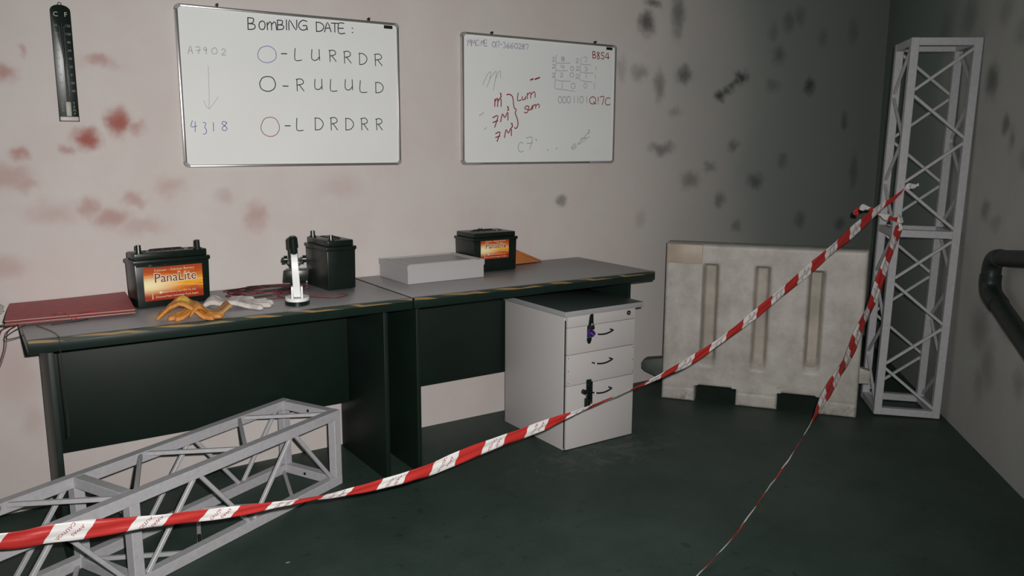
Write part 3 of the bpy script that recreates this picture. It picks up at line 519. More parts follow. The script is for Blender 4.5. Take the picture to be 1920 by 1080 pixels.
# ------------------------------------------------------------ car batteries
def battery(loc, rz, W, D, H, label, face, terms, ledge=True):
    t = thing('car_battery', loc, label, 'battery', rz, 'black car batteries on the desks')
    bm = bmesh.new(); vs_ = box(bm, (-W/2, -D/2, 0), (W/2, D/2, H*.80), .004)
    for v in bm.verts:                                           # slight mould taper toward the foot
        k = 1-.025*(1-v.co.z/(H*.8)); v.co.x *= k; v.co.y *= k
    nr = 5
    for k in range(nr):
        x = -W/2+W*(k+.5)/nr
        box(bm, (x-W/nr*.40, -D/2-.0012, H*.755), (x+W/nr*.40, -D/2+.003, H*.785), .001, 1)
    finish('case', bm, 'black', t, 35)
    bm = bmesh.new(); box(bm, (-W/2-.004, -D/2-.004, H*.80), (W/2+.004, D/2+.004, H*.875), .003); box(bm, (-W/2+.004, -D/2+.006, H*.875), (W/2-.004, D/2-.006, H), .004)
    lid = finish('lid', bm, 'black', t, 35)
    bm = bmesh.new()
    for k in range(6):
        x = -W*.32+W*.64*k/5; cyl(bm, (x, 0, H-.002), (x, 0, H+.0025), .009, seg=14)
    finish('filler_cap', bm, 'blackmat', lid, 40)
    bm = bmesh.new(); yb = D*.18
    tube(bm, smooth_path([(-W*.22, yb, H-.001), (-W*.2, yb, H+.0015), (-W*.1, yb, H+.002), (W*.1, yb, H+.002), (W*.2, yb, H+.0015), (W*.22, yb, H-.001)], 4), .004, 8); finish('carry_handle', bm, 'blackmat', t, 60)
    for (x, y, hh, mm) in terms:
        bm = bmesh.new(); cyl(bm, (x, y, H-.002), (x, y, H+.004), .014, seg=20); cyl(bm, (x, y, H+.003), (x, y, H+hh), .0098, .0088, 20)
        finish('terminal', bm, mm, t, 40)
    if face:
        x0, x1, z0, z1 = face
        bm = bmesh.new(); uv = bm.loops.layers.uv.new('UVMap'); yf = -D/2-.0016
        box(bm, (x0, yf, z0), (x1, -D/2+.002, z1))
        for f in bm.faces:
            for l in f.loops: l[uv].uv = ((l.vert.co.x-x0)/(x1-x0), (l.vert.co.z-z0)/(z1-z0))
        lab = finish('label', bm, 'label', t); lab['label'] = 'orange sunset label with the battery name'
        LW, LH = x1-x0, z1-z0; cx = (x0+x1)/2; yt = yf-.0006
        bm = bmesh.new(); add_text(bm, 'PanaLite', LH*.39, XZ(cx+LW*.03, yt, z0+LH*.66, .96), bold=LH*.02, ext=.0003); finish('lettering_outline', bm, MT['lt_cream'], lab)
        bm = bmesh.new(); add_text(bm, 'PanaLite', LH*.39, XZ(cx+LW*.03, yt-.0005, z0+LH*.66, .96), bold=-.0001, ext=.0003); finish('lettering', bm, MT['lt_red'], lab)['label'] = 'dark red word PanaLite'
        bm = bmesh.new()
        add_text(bm, 'Calcium - Calcium Battery', LH*.095, XZ(cx+LW*.02, yt, z0+LH*.9), ext=.0002, spacing=1.15)
        add_text(bm, 'Global Battery Specialist Co. Ltd.', LH*.075, XZ(cx+LW*.08, yt, z0+LH*.23), ext=.0002)
        add_text(bm, 'Advanced Metal Technology Truck Engine', LH*.075, XZ(cx+LW*.04, yt, z0+LH*.1), ext=.0002)
        prism(bm, [(cx-LW*.27, z0+LH*.23), (cx-LW*.235, z0+LH*.27), (cx-LW*.2, z0+LH*.23), (cx-LW*.235, z0+LH*.19)], yt-.0003, yt+.0003)
        prism(bm, [(x0+LW*.12, z0+LH*.05), (x0+LW*.128, z0+LH*.3), (x0+LW*.136, z0+LH*.05)], yt-.0003, yt+.0003)
        for a, b, c, d_ in ((.3, .52, 1., .56), (.42, .46, 1., .36)):
            prism(bm, [(x0+LW*a, z0+LH*b), (x0+LW*c, z0+LH*d_), (x0+LW*c, z0+LH*(d_-.016)), (x0+LW*a, z0+LH*(b-.006))], yt-.0001, yt+.0003)
        finish('fine_print', bm, MT['lt_cream'], lab)['label'] = 'small cream print and light streaks'
    return t
MT['lt_red'] = mat('dark red lettering', (.12, .012, .02), .4); MT['lt_cream'] = mat('cream lettering ink', (.85, .72, .5), .4)
DZ = .7515
# battery by the red folder
battery((.2004, -.1874, DZ), .13, .262, .10, .195, 'largest looking car battery with orange label, on the left desk behind the gloves', (-.104, .103, .024, .143), [(-.108, -.03, .028, 'darkmetal'), (.098, -.03, .032, 'blackmat')])
# battery seen end on behind the microscope
battery((.832, -.152, DZ), -PI/2+.05, .214, .122, .197, 'car battery without a visible label, seen end on beside the microscope', None, [(-.087, -.035, .024, 'darkmetal'), (.078, -.03, .02, 'darkmetal')])
# battery behind the clear box
battery((1.6125, -.1035, DZ), 0, .235, .165, .178, 'car battery with orange label on the right desk, behind the clear box', (-.079, .072, .058, .148), [(.0, .05, .008, 'darkmetal')])

# ------------------------------------------------------------ clear box with lid
bx = thing('plastic_box', (1.108, -.3, DZ), 'shallow frosted clear plastic box with lid on the right desk', 'box', .01)
def open_box(W, D, z0, z1, th_, closed_top=False, bev=.006):
    bm = bmesh.new()
    box(bm, (0, 0, z0), (W, th_, z1)); box(bm, (0, D-th_, z0), (W, D, z1)); box(bm, (0, th_, z0), (th_, D-th_, z1)); box(bm, (W-th_, th_, z0), (W, D-th_, z1))
    if closed_top: box(bm, (th_, th_, z1-.006), (W-th_, D-th_, z1-.003))
    else: box(bm, (th_, th_, z0), (W-th_, D-th_, z0+.003))
    return bm
tr = finish('tray', open_box(.372, .266, .0, .066, .003), 'frost', bx)
ld = finish('lid', open_box(.378, .272, .055, .079, .003, True), 'frost', bx, loc=(-.003, -.003, 0))
bm = bmesh.new()
for a, b in [((.02, .02, .074), (.352, .026, .0795)), ((.02, .24, .074), (.352, .246, .0795)), ((.02, .026, .074), (.026, .24, .0795)), ((.346, .026, .074), (.352, .24, .0795))]: box(bm, a, b, .001, 1)
finish('lid_rim', bm, 'frost', bx)

# ------------------------------------------------------------ microscope
ms = thing('microscope', (.583, -.452, DZ), 'small toy microscope with white arm and black eyepiece on the left desk', 'microscope', -.33)
def dshape(rx, ry): return [(rx*math.cos(a), ry*math.sin(a)) for a in [k*2*PI/32 for k in range(32)]]
def slab(bm, pts, z0, z1):
    a = [bm.verts.new((x, y, z0)) for x, y in pts]; b = [bm.verts.new((x, y, z1)) for x, y in pts]; n = len(pts)
    bm.faces.new(a[::-1]); bm.faces.new(b)
    for i in range(n): bm.faces.new((a[i], a[(i+1) % n], b[(i+1) % n], b[i]))
bm = bmesh.new(); slab(bm, dshape(.044, .056), 0, .015); finish('foot', bm, 'black', ms, 40)
bm = bmesh.new(); slab(bm, dshape(.043, .055), .015, .026); bmesh.ops.bevel(bm, geom=[e for e in bm.edges if all(v.co.z > .02 for v in e.verts)], offset=.004, segments=2, affect='EDGES'); finish('base', bm, 'white', ms, 40)
bm = bmesh.new(); 
for s in (-1, 1): prism(bm, [(s*.0135, .024), (s*.0205, .024), (s*.0205, .068), (s*.0135, .068)][::s], -.035, .0, .001)
finish('arm_bracket', bm, 'white', ms, 40)
bm = bmesh.new(); rings = []
for y, z, w_, d_ in [(-.02, .03, .0125, .012), (-.021, .06, .0125, .012), (-.03, .1, .0125, .011), (-.03, .14, .012, .011), (-.022, .176, .0115, .011), (-.008, .188, .0115, .01)]:
    rings.append([bm.verts.new((sx*w_-.003*(z-.03)/.1, y+sy*d_, z)) for sx, sy in ((-1, -1), (1, -1), (1, 1), (-1, 1))])
for a, b in zip(rings, rings[1:]):
    for k in range(4): bm.faces.new((a[k], a[(k+1) % 4], b[(k+1) % 4], b[k]))
bm.faces.new(rings[0][::-1]); bm.faces.new(rings[-1]); bmesh.ops.bevel(bm, geom=bm.edges[:], offset=.0012, segments=1, affect='EDGES')
finish('arm', bm, 'white', ms, 35)
bm = bmesh.new(); cyl(bm, (-.003, -.004, .13), (-.006, -.014, .215), .0135, seg=24); cyl(bm, (-.006, -.0135, .208), (-.0075, -.0185, .243), .0175, .0165, 24); cyl(bm, (-.0075, -.0185, .243), (-.0077, -.0195, .249), .0165, .011, 24); cyl(bm, (-.003, -.003, .13), (-.002, 0, .095), .009, .006, 20)
finish('eyepiece_tube', bm, 'black', ms, 40)
bm = bmesh.new(); beam(bm, (-.036, -.006, .165), (.034, -.006, .165), .006); beam(bm, (-.028, -.005, .162), (-.01, -.004, .14), .006); beam(bm, (.028, -.005, .162), (.01, -.004, .14), .006); finish('focus_bracket', bm, 'blackmat', ms, 40)
for s in (-1, 1):
    bm = bmesh.new(); cyl(bm, (s*.026-.002, -.006, .165), (s*.039-.002, -.006, .165), .0135, seg=12); cyl(bm, (s*.039-.002, -.006, .165), (s*.042-.002, -.006, .165), .006, seg=10); finish('focus_knob', bm, 'black', ms, 30)
bm = bmesh.new(); q = box(bm, (-.042, .0, .082), (.042, .05, .124), .004)
for v in bm.verts:
    if v.co.z > .1: v.co.x += .004*(1 if v.co.x > 0 else 1)
finish('stage', bm, 'black', ms, 35)

# ------------------------------------------------------------ red folder
fd = thing('folder', (-.295, -.335, DZ+.004), 'flat dark red folder at the left end of the left desk', 'folder', 0)
def sheet(bm, corners, th_, lift, n=16):
    grid = []
    A, B, C_, D_ = [Vector(c) for c in corners]
    for j in range(n+1):
        row = []
        for i in range(n+1):
            u, v = i/n, j/n; p = A.lerp(B, u).lerp(D_.lerp(C_, u), v); p.z += lift(u, v); row.append(p)
        grid.append(row)
    T = [[bm.verts.new(p+Vector((0, 0, th_))) for p in r] for r in grid]; Bt = [[bm.verts.new(p) for p in r] for r in grid]
    for j in range(n):
        for i in range(n):
            bm.faces.new((T[j][i], T[j][i+1], T[j+1][i+1], T[j+1][i])); bm.faces.new((Bt[j][i], Bt[j+1][i], Bt[j+1][i+1], Bt[j][i+1]))
    for i in range(n):
        bm.faces.new((T[0][i], Bt[0][i], Bt[0][i+1], T[0][i+1])); bm.faces.new((T[n][i], T[n][i+1], Bt[n][i+1], Bt[n][i]))
        bm.faces.new((T[i][0], T[i+1][0], Bt[i+1][0], Bt[i][0])); bm.faces.new((T[i][n], Bt[i][n], Bt[i+1][n], T[i+1][n]))
cr = [(-.03, 0, 0), (.348, -.02, 0), (.372, .325, 0), (.0, .325, 0)]
lf = lambda u, v: .004*math.sin(v*PI)+.008*(1-v)*(1-abs(2*u-.9))*0+.006*u*u*v
bm = bmesh.new(); sheet(bm, cr, .0022, lambda u, v: .0145+lf(u, v)); finish('cover', bm, 'redcover', fd, 40)
bm = bmesh.new(); sheet(bm, [(x*.985+.003, y*.985+.003, z) for x, y, z in cr], .0105, lambda u, v: .004+lf(u, v)*.9); finish('pages', bm, 'redpage', fd, 40)
bm = bmesh.new(); sheet(bm, cr, .002, lambda u, v: .0+.004*u); finish('back_cover', bm, 'redcover', fd, 40)
bm = bmesh.new()
for z_ in (.0146, .0035):
    tube(bm, [Vector(cr[0]).lerp(Vector(cr[1]), k/12)+Vector((0, -.0012, z_+.0008+(.0016 if z_ < .01 else 0)+random.uniform(-.0004, .0004))) for k in range(13)], .0011, 5)
finish('cover_edge', bm, 'cream', fd, 60)['label'] = 'frayed cream edges of the covers'
bm = bmesh.new(); tube(bm, smooth_path([(.105, .012, .019), (.12, .035, .019), (.14, .03, .0185), (.145, -.006, .018), (.155, -.014, .01), (.16, -.02, .002), (.172, -.01, .008), (.18, .002, .0195), (.22, .02, .0195), (.235, .028, .0195)], 5), .0016, 6); finish('ribbon_tie', bm, 'redcover', fd, 60)

# thin film bag behind the folder's left end
bm = bmesh.new(); bmesh.ops.create_icosphere(bm, subdivisions=4, radius=1)
for v in bm.verts:
    d = 1+.35*noise.noise(v.co*2.3)+.18*noise.noise(v.co*6); v.co = Vector((v.co.x*.05*d, v.co.y*.06*d, max(-.028, v.co.z*.028*d)))
bg_ = finish('plastic_bag', bm, 'bag', None, 60, (-.372, -.155, DZ+.03)); tag(bg_, 'crumpled clear plastic bag at the left edge, beyond the red folder', 'bag')

# ------------------------------------------------------------ gloves (limp hand shapes, bent into humps)
def glove(name, m, loc, rz, s, label, hump, group=None, cuff_m=None, patch=None, splay=1.0, thick=.016, fr=1.0, seed=0):
    """hump = list of (x, height, width) in glove units; x runs from the cuff (0) to the finger tips (.235)"""
    def cap(px, py, ax, ay, bx, by, ra, rb):
        dx, dy = bx-ax, by-ay; t = max(0, min(1, ((px-ax)*dx+(py-ay)*dy)/(dx*dx+dy*dy)))
        return math.hypot(px-ax-t*dx, py-ay-t*dy)-(ra+(rb-ra)*t)
    def smin(a, b_, k=.006):
        h_ = max(k-abs(a-b_), 0)/k; return min(a, b_)-h_*h_*k*.25
    F = []
    for ty, L in ((.036, .205), (.0125, .228), (-.012, .222), (-.035, .196)):
        F.append((.13, ty*.85, .165, ty, .0125*fr)); F.append((.165, ty, L, ty*(1+.6*splay), .0115*fr))
    F.append((.10, .03, .125, .058+.01*splay, .015*fr)); F.append((.125, .058+.01*splay, .155, .072+.02*splay, .0125*fr))
    def sdf(x, y):
        d = max(abs(x-.105)-.045, abs(y)-.041)
        for q in F: d = smin(d, cap(x, y, q[0], q[1], q[2], q[3], q[4], q[4]))
        hw = .052-.014*ss_(0, .08, x)
        d = smin(d, max(abs(x-.04)-.04, abs(y)-hw), .01)
        return d
    def ss_(a, c, x):
        t = max(0, min(1, (x-a)/(c-a))); return t*t*(3-2*t)
    st = .0022; nx_ = int(.27/st); ny_ = int(.22/st); bm = bmesh.new(); top, bot, ds = {}, {}, {}
    for i in range(nx_+1):
        for j in range(ny_+1):
            x, y = -.01+i*st, -.08+j*st; ds[(i, j)] = (sdf(x, y), x, y)
    def zz(x, y, d):
        e = min(1, max(0, -d)/.013); prof = math.sqrt(max(0, 1-(1-e)**2))
        hm = sum(hh*math.exp(-((x-xx)/ww)**2) for xx, hh, ww in hump)
        wv = noise.noise(Vector((x*26, y*34, seed)))*.006+noise.noise(Vector((x*70, y*80, seed+3)))*.002
        lift = max(0, hm*(1+.25*noise.noise(Vector((x*15, y*20, seed+9))))+wv*min(1, hm/.01+.35))
        return lift+thick*(.25+.75*prof), lift+thick*(.25-.25*prof)
    rim = set()
    def V(dct, k, which):
        if k not in dct:
            d, x, y = ds[k]
            if d > 0 or k in rim:                                 # pull rim vertices back onto the outline
                gx = (sdf(x+.0005, y)-sdf(x-.0005, y))/.001; gy = (sdf(x, y+.0005)-sdf(x, y-.0005))/.001; x -= gx*d; y -= gy*d; d = 0
            a, c = zz(x, y, d); z_ = a if which else c
            if k in rim: z_ = (a+c)/2
            dct[k] = bm.verts.new((x*s, y*s, max(0, z_)*s))
        return dct[k]
    cells = [(i, j) for i in range(nx_) for j in range(ny_) if min(ds[(i, j)][0], ds[(i+1, j)][0], ds[(i, j+1)][0], ds[(i+1, j+1)][0]) < -.0006]
    cs_ = set(cells)
    for i, j in cells:
        for k in ((i, j), (i+1, j), (i+1, j+1), (i, j+1)):
            if any((k[0]-a, k[1]-c) not in cs_ for a in (0, 1) for c in (0, 1)): rim.add(k)
    for i, j in cells:
        for dct, w_ in ((top, 1), (bot, 0)):
            q = [V(dct, k, w_) for k in ((i, j), (i+1, j), (i+1, j+1), (i, j+1))]
            bm.faces.new(q if w_ else q[::-1])
    bmesh.ops.remove_doubles(bm, verts=bm.verts[:], dist=.00012)
    t = thing(name, loc, label, 'glove', rz, group)
    parts = [('cuff', cuff_m or m, lambda f: f.x < .07*s)]
    if patch: parts.append(('patch', 'glove_y', lambda f: patch[0]*s < f.x < patch[1]*s and patch[2]*s < f.y < patch[3]*s and f.x >= .07*s))
    for nm, mm, test in parts:
        b3 = bm.copy(); bmesh.ops.delete(b3, geom=[f for f in b3.faces if not test(f.calc_center_median())], context='FACES')
        o = finish(nm, b3, mm, t, 180)
        if nm == 'patch': o['label'] = 'yellow leather patch'
    bmesh.ops.delete(bm, geom=[f for f in bm.faces if any(test(f.calc_center_median()) for _, _, test in parts)], context='FACES')
    finish('hand', bm, m, t, 180)
    return t
glove('work_glove', 'glove_o', (.10, -.49, DZ), -.32, .86, 'orange leather work glove with a yellow patch, humped up nearest the red folder', [(.06, .045, .045), (.11, .038, .04)], group='orange work gloves', patch=(.072, .115, -.03, .032), thick=.02, splay=.5, seed=2)
glove('work_glove', 'glove_o', (.325, -.52, DZ), PI-.10, .84, 'orange leather work glove with its open brown cuff toward the microscope', [(.0, .035, .035), (.13, .045, .035)], group='orange work gloves', cuff_m='glove_b', patch=(.075, .11, -.04, .03), thick=.02, splay=.3, seed=5)
glove('cotton_glove', 'cotton', (.275, -.365, DZ), -.36, .98, 'white cotton glove lying palm down beside the orange gloves', [(.03, .02, .03), (.1, .012, .04)], splay=1.3, thick=.02, fr=1.25, seed=8)

# ------------------------------------------------------------ orange envelope
bm = bmesh.new()
P = [(1.735, -.075, DZ+.001), (1.965, -.055, DZ+.001), (1.985, -.03, DZ+.002), (1.90, -.012, DZ+.035), (1.80, -.010, DZ+.082), (1.735, -.010, DZ+.085)]
a = [bm.verts.new(p) for p in P]; b = [bm.verts.new(Vector(p)+Vector((.0, -.0025, .0015))) for p in P]
bm.faces.new(a); bm.faces.new(b[::-1])
for i in range(6): bm.faces.new((a[i], b[i], b[(i+1) % 6], a[(i+1) % 6]))
tag(finish('envelope', bm, 'orangepaper', None), 'folded orange envelope leaning on the wall beside the right desk battery', 'envelope')

# ------------------------------------------------------------ wires
def coil(name, m, c, label, seed, loops, tail, a0, b0):
    rnd = random.Random(seed); pts = []
    for i in range(loops*9):
        a = 2*PI*i/9; k = 1+rnd.uniform(-.38, .3); ox = .03*math.sin(i*.5+seed)
        pts.append((c[0]+math.cos(a)*a0*k+ox, c[1]+math.sin(a)*b0*k+.01*math.cos(i*.4), DZ+.003+.0022*(i//9)+rnd.uniform(0, .004)))
    pts += tail
    bm = bmesh.new(); tube(bm, smooth_path(pts, 4), .0017, 6); return tag(finish(name, bm, m, None, 60), label, 'wire')
coil('wire_coil', 'wire_r', (.575, -.16), 'loose coil of dark red wire behind the microscope', 3, 5, [(.56, -.3, DZ+.004), (.68, -.33, DZ+.003), (.78, -.36, DZ+.003), (.80, -.40, DZ+.003), (.74, -.43, DZ+.003), (.68, -.38, DZ+.003), (.63, -.34, DZ+.003), (.52, -.33, DZ+.003)], .13, .075)
coil('wire_coil', 'wire_k', (.55, -.15), 'tangled coil of black wire under the dark red wire', 5, 5, [(.42, -.22, DZ+.003), (.43, -.25, DZ+.003), (.55, -.26, DZ+.003)], .12, .07)
tuft = [('wire_k', [(-.31, -.3, .757), (-.35, -.32, .75), (-.38, -.34, .72), (-.40, -.36, .66), (-.43, -.38, .6), (-.45, -.4, .5)], 'black wire hanging furthest left from under the red folder'),
        ('wire_r', [(-.30, -.33, .757), (-.335, -.345, .745), (-.35, -.36, .7), (-.37, -.38, .62), (-.39, -.4, .52), (-.38, -.4, .42)], 'dark red wire hanging from under the red folder'),
        ('wire_r', [(-.29, -.34, .757), (-.32, -.36, .74), (-.33, -.37, .69), (-.355, -.39, .63), (-.38, -.4, .6)], 'short dark red wire stub below the red folder'),
        ('wire_k', [(-.27, -.36, .757), (-.30, -.38, .748), (-.325, -.40, .735), (-.322, -.41, .728), (-.29, -.42, .7345), (-.276, -.43, .742)], 'stiff black wire bent in a hook at the left desk corner'),
        ('wire_k', [(-.36, -.25, .75), (-.37, -.3, .765), (-.33, -.33, .757), (-.28, -.32, .756)], 'short black wire curling over the left desk end'),
        ('wire_k', [(-.2, -.38, .7535), (-.14, -.37, .7535), (-.09, -.35, .7535)], 'thin black wire poking out beneath the red folder'),
        ('wire_k', [(-.24, -.37, .7535), (-.225, -.42, .7535), (-.205, -.5, .7535), (-.198, -.57, .7545), (-.1975, -.5835, .745), (-.197, -.584, .70), (-.196, -.5835, .6), (-.194, -.584, .5), (-.195, -.584, .44)], 'thin black wire running over the left desk edge and down its front')]
for mm, p, lab in tuft:
    bm = bmesh.new(); tube(bm, smooth_path(p, 5), .0014 if mm == 'wire_k' else .0018, 6); tag(finish('wire', bm, mm, None, 60), lab, 'wire')

# ------------------------------------------------------------ lattice trusses
TL, TS, TB, BR = 1.81, .305, .036, .0135
def truss(label):
    """local X runs along the truss, the square lies in y,z (0..TS); faces N (y=TS), T (z=TS), K (y=0), B (z=0)"""
    t = thing('steel_truss', (0, 0, 0), label, 'truss', group='grey lattice trusses')
    h = TB/2
    cs = {'NB': (TS-h, h), 'NT': (TS-h, TS-h), 'KT': (h, TS-h), 'KB': (h, h)}
    for k, (y, z) in cs.items():
        bm = bmesh.new(); box(bm, (0, y-h, z-h), (TL, y+h, z+h), .0022, 1); finish('chord', bm, 'steel', t)
    order = ['NB', 'NT', 'KT', 'KB']
    xs = [h, TL/2, TL-h]
    for x in xs:
        for i in range(4):
            (y0, z0), (y1, z1) = cs[order[i]], cs[order[(i+1) % 4]]
            p, q = Vector((x, y0, z0)), Vector((x, y1, z1)); d = (q-p).normalized()
            bm = bmesh.new(); beam(bm, p+d*(h-.001), q-d*(h-.001), TB*.97, TB*.97, up=Vector((1, 0, 0)), bev=.002); cm = finish('cross_member', bm, 'steel', t)
    for u in range(2):
        xa = xs[u]+h; xb = xs[u+1]-h
        for i in range(4):
            c = [Vector((0, *cs[order[i]])), Vector((0, *cs[order[(i+1) % 4]]))]
            d = (c[1]-c[0]).normalized()
            ends = [c[0]+d*(h-.002), c[1]-d*(h-.002)]
            cen = Vector((0, TS/2, TS/2)); nout = ((c[0]+c[1])/2-cen).normalized()*.008
            for k in range(4):
                p = ends[k % 2]+Vector((xa+(xb-xa)*(k/4)+.012, 0, 0))+nout; q = ends[(k+1) % 2]+Vector((xa+(xb-xa)*((k+1)/4)-.012, 0, 0))+nout
                bm = bmesh.new(); beam(bm, p, q, BR, BR, up=nout.normalized(), bev=.002); finish('brace', bm, 'steel', t)
    for (x, y, z, ax) in ((.5*TB, TS*.55, TS-.018, 'x'), (.5*TB, TS*.45, .018, 'x')):
        bm = bmesh.new(); cyl(bm, (TB-.002, y, z), (TB+.001, y, z), .006, seg=12); finish('bolt_hole', bm, 'blackmat', t)
    return t
def copy_tree(o, label, group):
    r = o.copy(); col.objects.link(r); r['label'] = label; r['group'] = group
    for ch in list(o.children):
        c = ch.copy(); col.objects.link(c); c.parent = r; c.matrix_parent_inverse = ch.matrix_parent_inverse.copy()
    return r
tr1 = truss('grey square lattice truss lying on the floor in front of the left desk')
tr2 = copy_tree(tr1, 'grey square lattice truss standing upright in the corner by the right wall', 'grey lattice trusses')
# lying: s = along, N outward toward the camera so local +Y points away from it
s_ = Vector((-.8955, -.445, 0)); away = Vector((-.445, .8955, 0))
def place(o, origin, X, Y, Z):
    Mx = Matrix((X, Y, Z)).transposed().to_4x4(); Mx.translation = origin; o.matrix_world = Mx
place(tr1, Vector((.752, -.407, .0))+away*TS, s_, -away, Vector((0, 0, 1)))
# standing: X down, local Y away along the right wall, local Z (T side) toward the left
lean = .012
Xd = Vector((-.014, .010, -1)).normalized(); Yt = Vector((-.7071, -.7071, 0)); Yt = (Yt-Xd*Yt.dot(Xd)).normalized(); Zl = Xd.cross(Yt)
FR = Vector((3.494, -1.295, 0))
o0 = FR - Xd*TL - Yt*TS
place(tr2, o0+Vector((0, 0, .004)), Xd, Yt, Zl)

# ------------------------------------------------------------ water barrier
ba = thing('road_barrier', (2.592, -.288, 0), 'dirty white plastic road barrier standing in the corner beside the upright truss', 'barrier')
BD = Vector((.598, -.802, 0)); BN = Vector((.802, .598, 0))
ba.matrix_world = Matrix.Translation((2.592, -.288, 0)) @ Matrix((BD, BN, Vector((0, 0, 1)))).transposed().to_4x4()
BW, BH, BT = .96, .83, .15
def inside(x, z):
    if z > BH-.001*0: return False
    if z >= .09: return 0 <= x <= BW
    return (0 <= x <= .172) or (.38 <= x <= .585) or (.783 <= x <= BW)
def sdf_in(x, z):
    d = min(x, BW-x, BH-z)
    if z < .13:
        if x <= .172+.02 : d = min(d, z, .172-x if z < .09 else 9)
        elif .38-.02 <= x <= .585+.02: d = min(d, z, (min(x-.38, .585-x) if z < .09 else 9))
        elif x >= .783-.02: d = min(d, z, x-.783 if z < .09 else 9)
        else: d = min(d, z-.09)
    return max(0, d)
def ss(a, b, x):
    t = max(0, min(1, (x-a)/(b-a))); return t*t*(3-2*t)
def depth(x, z):
    y = 0
    e = sdf_in(x, z); R = .014
    if e < R: y += R-math.sqrt(max(0, R*R-(R-e)**2))
    for (a, b, zb, zt) in ((.189, .27, .215, .732), (.443, .522, .215, .732), (.697, .776, .225, .724)):
        y += .046*ss(a-.004, a+.018, x)*(1-ss(b-.022, b+.004, x))*ss(zb-.03, zb+.06, z)*(1-ss(zt-.014, zt+.004, z))
    if z < .13: y += -.006*(1-ss(.066, .072, z))*0+.003*math.exp(-((z-.07)/.004)**2)
    return y
nx, nz_ = 160, 138
xs = sorted(set([round(BW*i/nx, 5) for i in range(nx+1)]+[.172, .38, .585, .783])); zs_ = sorted(set([round(BH*i/nz_, 5) for i in range(nz_+1)]+[.09]))
bm = bmesh.new(); vf = {}; vb = {}
def gv(d, i, j, back):
    if (i, j) not in d:
        x, z = xs[i], zs_[j]; d[(i, j)] = bm.verts.new((x, BT-(depth(x, z) if back else 0) if back else depth(x, z), z))
    return d[(i, j)]
cell = {}
for i in range(len(xs)-1):
    for j in range(len(zs_)-1):
        if inside((xs[i]+xs[i+1])/2, (zs_[j]+zs_[j+1])/2): cell[(i, j)] = 1
for (i, j) in cell:
    bm.faces.new([gv(vf, a, b, 0) for a, b in ((i, j), (i+1, j), (i+1, j+1), (i, j+1))])
    bm.faces.new([gv(vb, a, b, 1) for a, b in ((i, j), (i, j+1), (i+1, j+1), (i+1, j))])
    for di, dj, e in ((-1, 0, ((i, j), (i, j+1))), (1, 0, ((i+1, j), (i+1, j+1))), (0, -1, ((i, j), (i+1, j))), (0, 1, ((i, j+1), (i+1, j+1)))):
        if (i+di, j+dj) not in cell:
            p, q = e; bm.faces.new((gv(vf, *p, 0), gv(vf, *q, 0), gv(vb, *q, 1), gv(vb, *p, 1)))
bo = finish('body', bm, 'barrier', ba, 50)
bo.data.materials.append(MT['barrier_recess'])
for f in bo.data.polygons:
    if .02 < f.center.y < .07 and .2 < f.center.z < .74 and .05 < f.center.x < .9: f.material_index = 1
bm = bmesh.new(); box(bm, (.006, -.006, .73), (.184, .02, .828), .004); finish('name_panel', bm, mat('tan plastic patch', (.42, .35, .27), .5, var=.15, scale=8), ba, 40)['label'] = 'tan square patch in the top left corner'
bm = bmesh.new(); prism(bm, [(-.004, .205), (-.10, .19), (-.118, .175), (-.118, .14), (-.10, .125), (-.004, .09)], .05, .12, .004); finish('coupling_lug', bm, 'lug_dark', ba, 40)['label'] = 'dark coupling lug at the left end'
bm = bmesh.new(); prism(bm, [(BW+.001, .245), (BW+.052, .232), (BW+.052, .168), (BW+.001, .165)], .05, .10, .004); finish('coupling_lug', bm, 'barrier', ba, 40)

# ------------------------------------------------------------ barricade tapes
QA = [(3.300, -1.138, 1.135), (3.235, -1.112, 1.08), (3.14, -1.088, 1.022), (2.597, -1.102, .762), (2.094, -1.116, .546), (1.765, -1.125, .455), (1.392, -1.135, .397), (1.153, -1.141, .366), (.894, -1.148, .338), (.697, -1.154, .312), (.447, -1.161, .313), (.18, -1.168, .335), (.012, -1.172, .357), (-.142, -1.177, .378), (-.294, -1.181, .4), (-.403, -1.184, .41), (-.7, -1.19, .47)]
RA = [.023, .234, .415, .616, .822, 1.013, 1.207, 1.418, 1.609, 1.778, 1.959, 2.164, 2.345, 2.523, 2.719, 2.903, 3.088, 3.245, 3.42, 3.598, 3.783]
def lerp_tab(tab, x):
    if x <= tab[0][0]: return tab[0][1]
    for (a, b), (c, d) in zip(tab, tab[1:]):
        if x <= c: return b+(d-b)*(x-a)/(c-a)
    return tab[-1][1]
def phase(starts, s):
    if s < starts[0]: return (s-starts[0])/.19+100
    for i, (a, b) in enumerate(zip(starts, starts[1:])):
        if s < b: return 100+i+(s-a)/(b-a)
    return 100+len(starts)-1+(s-starts[-1])/.19
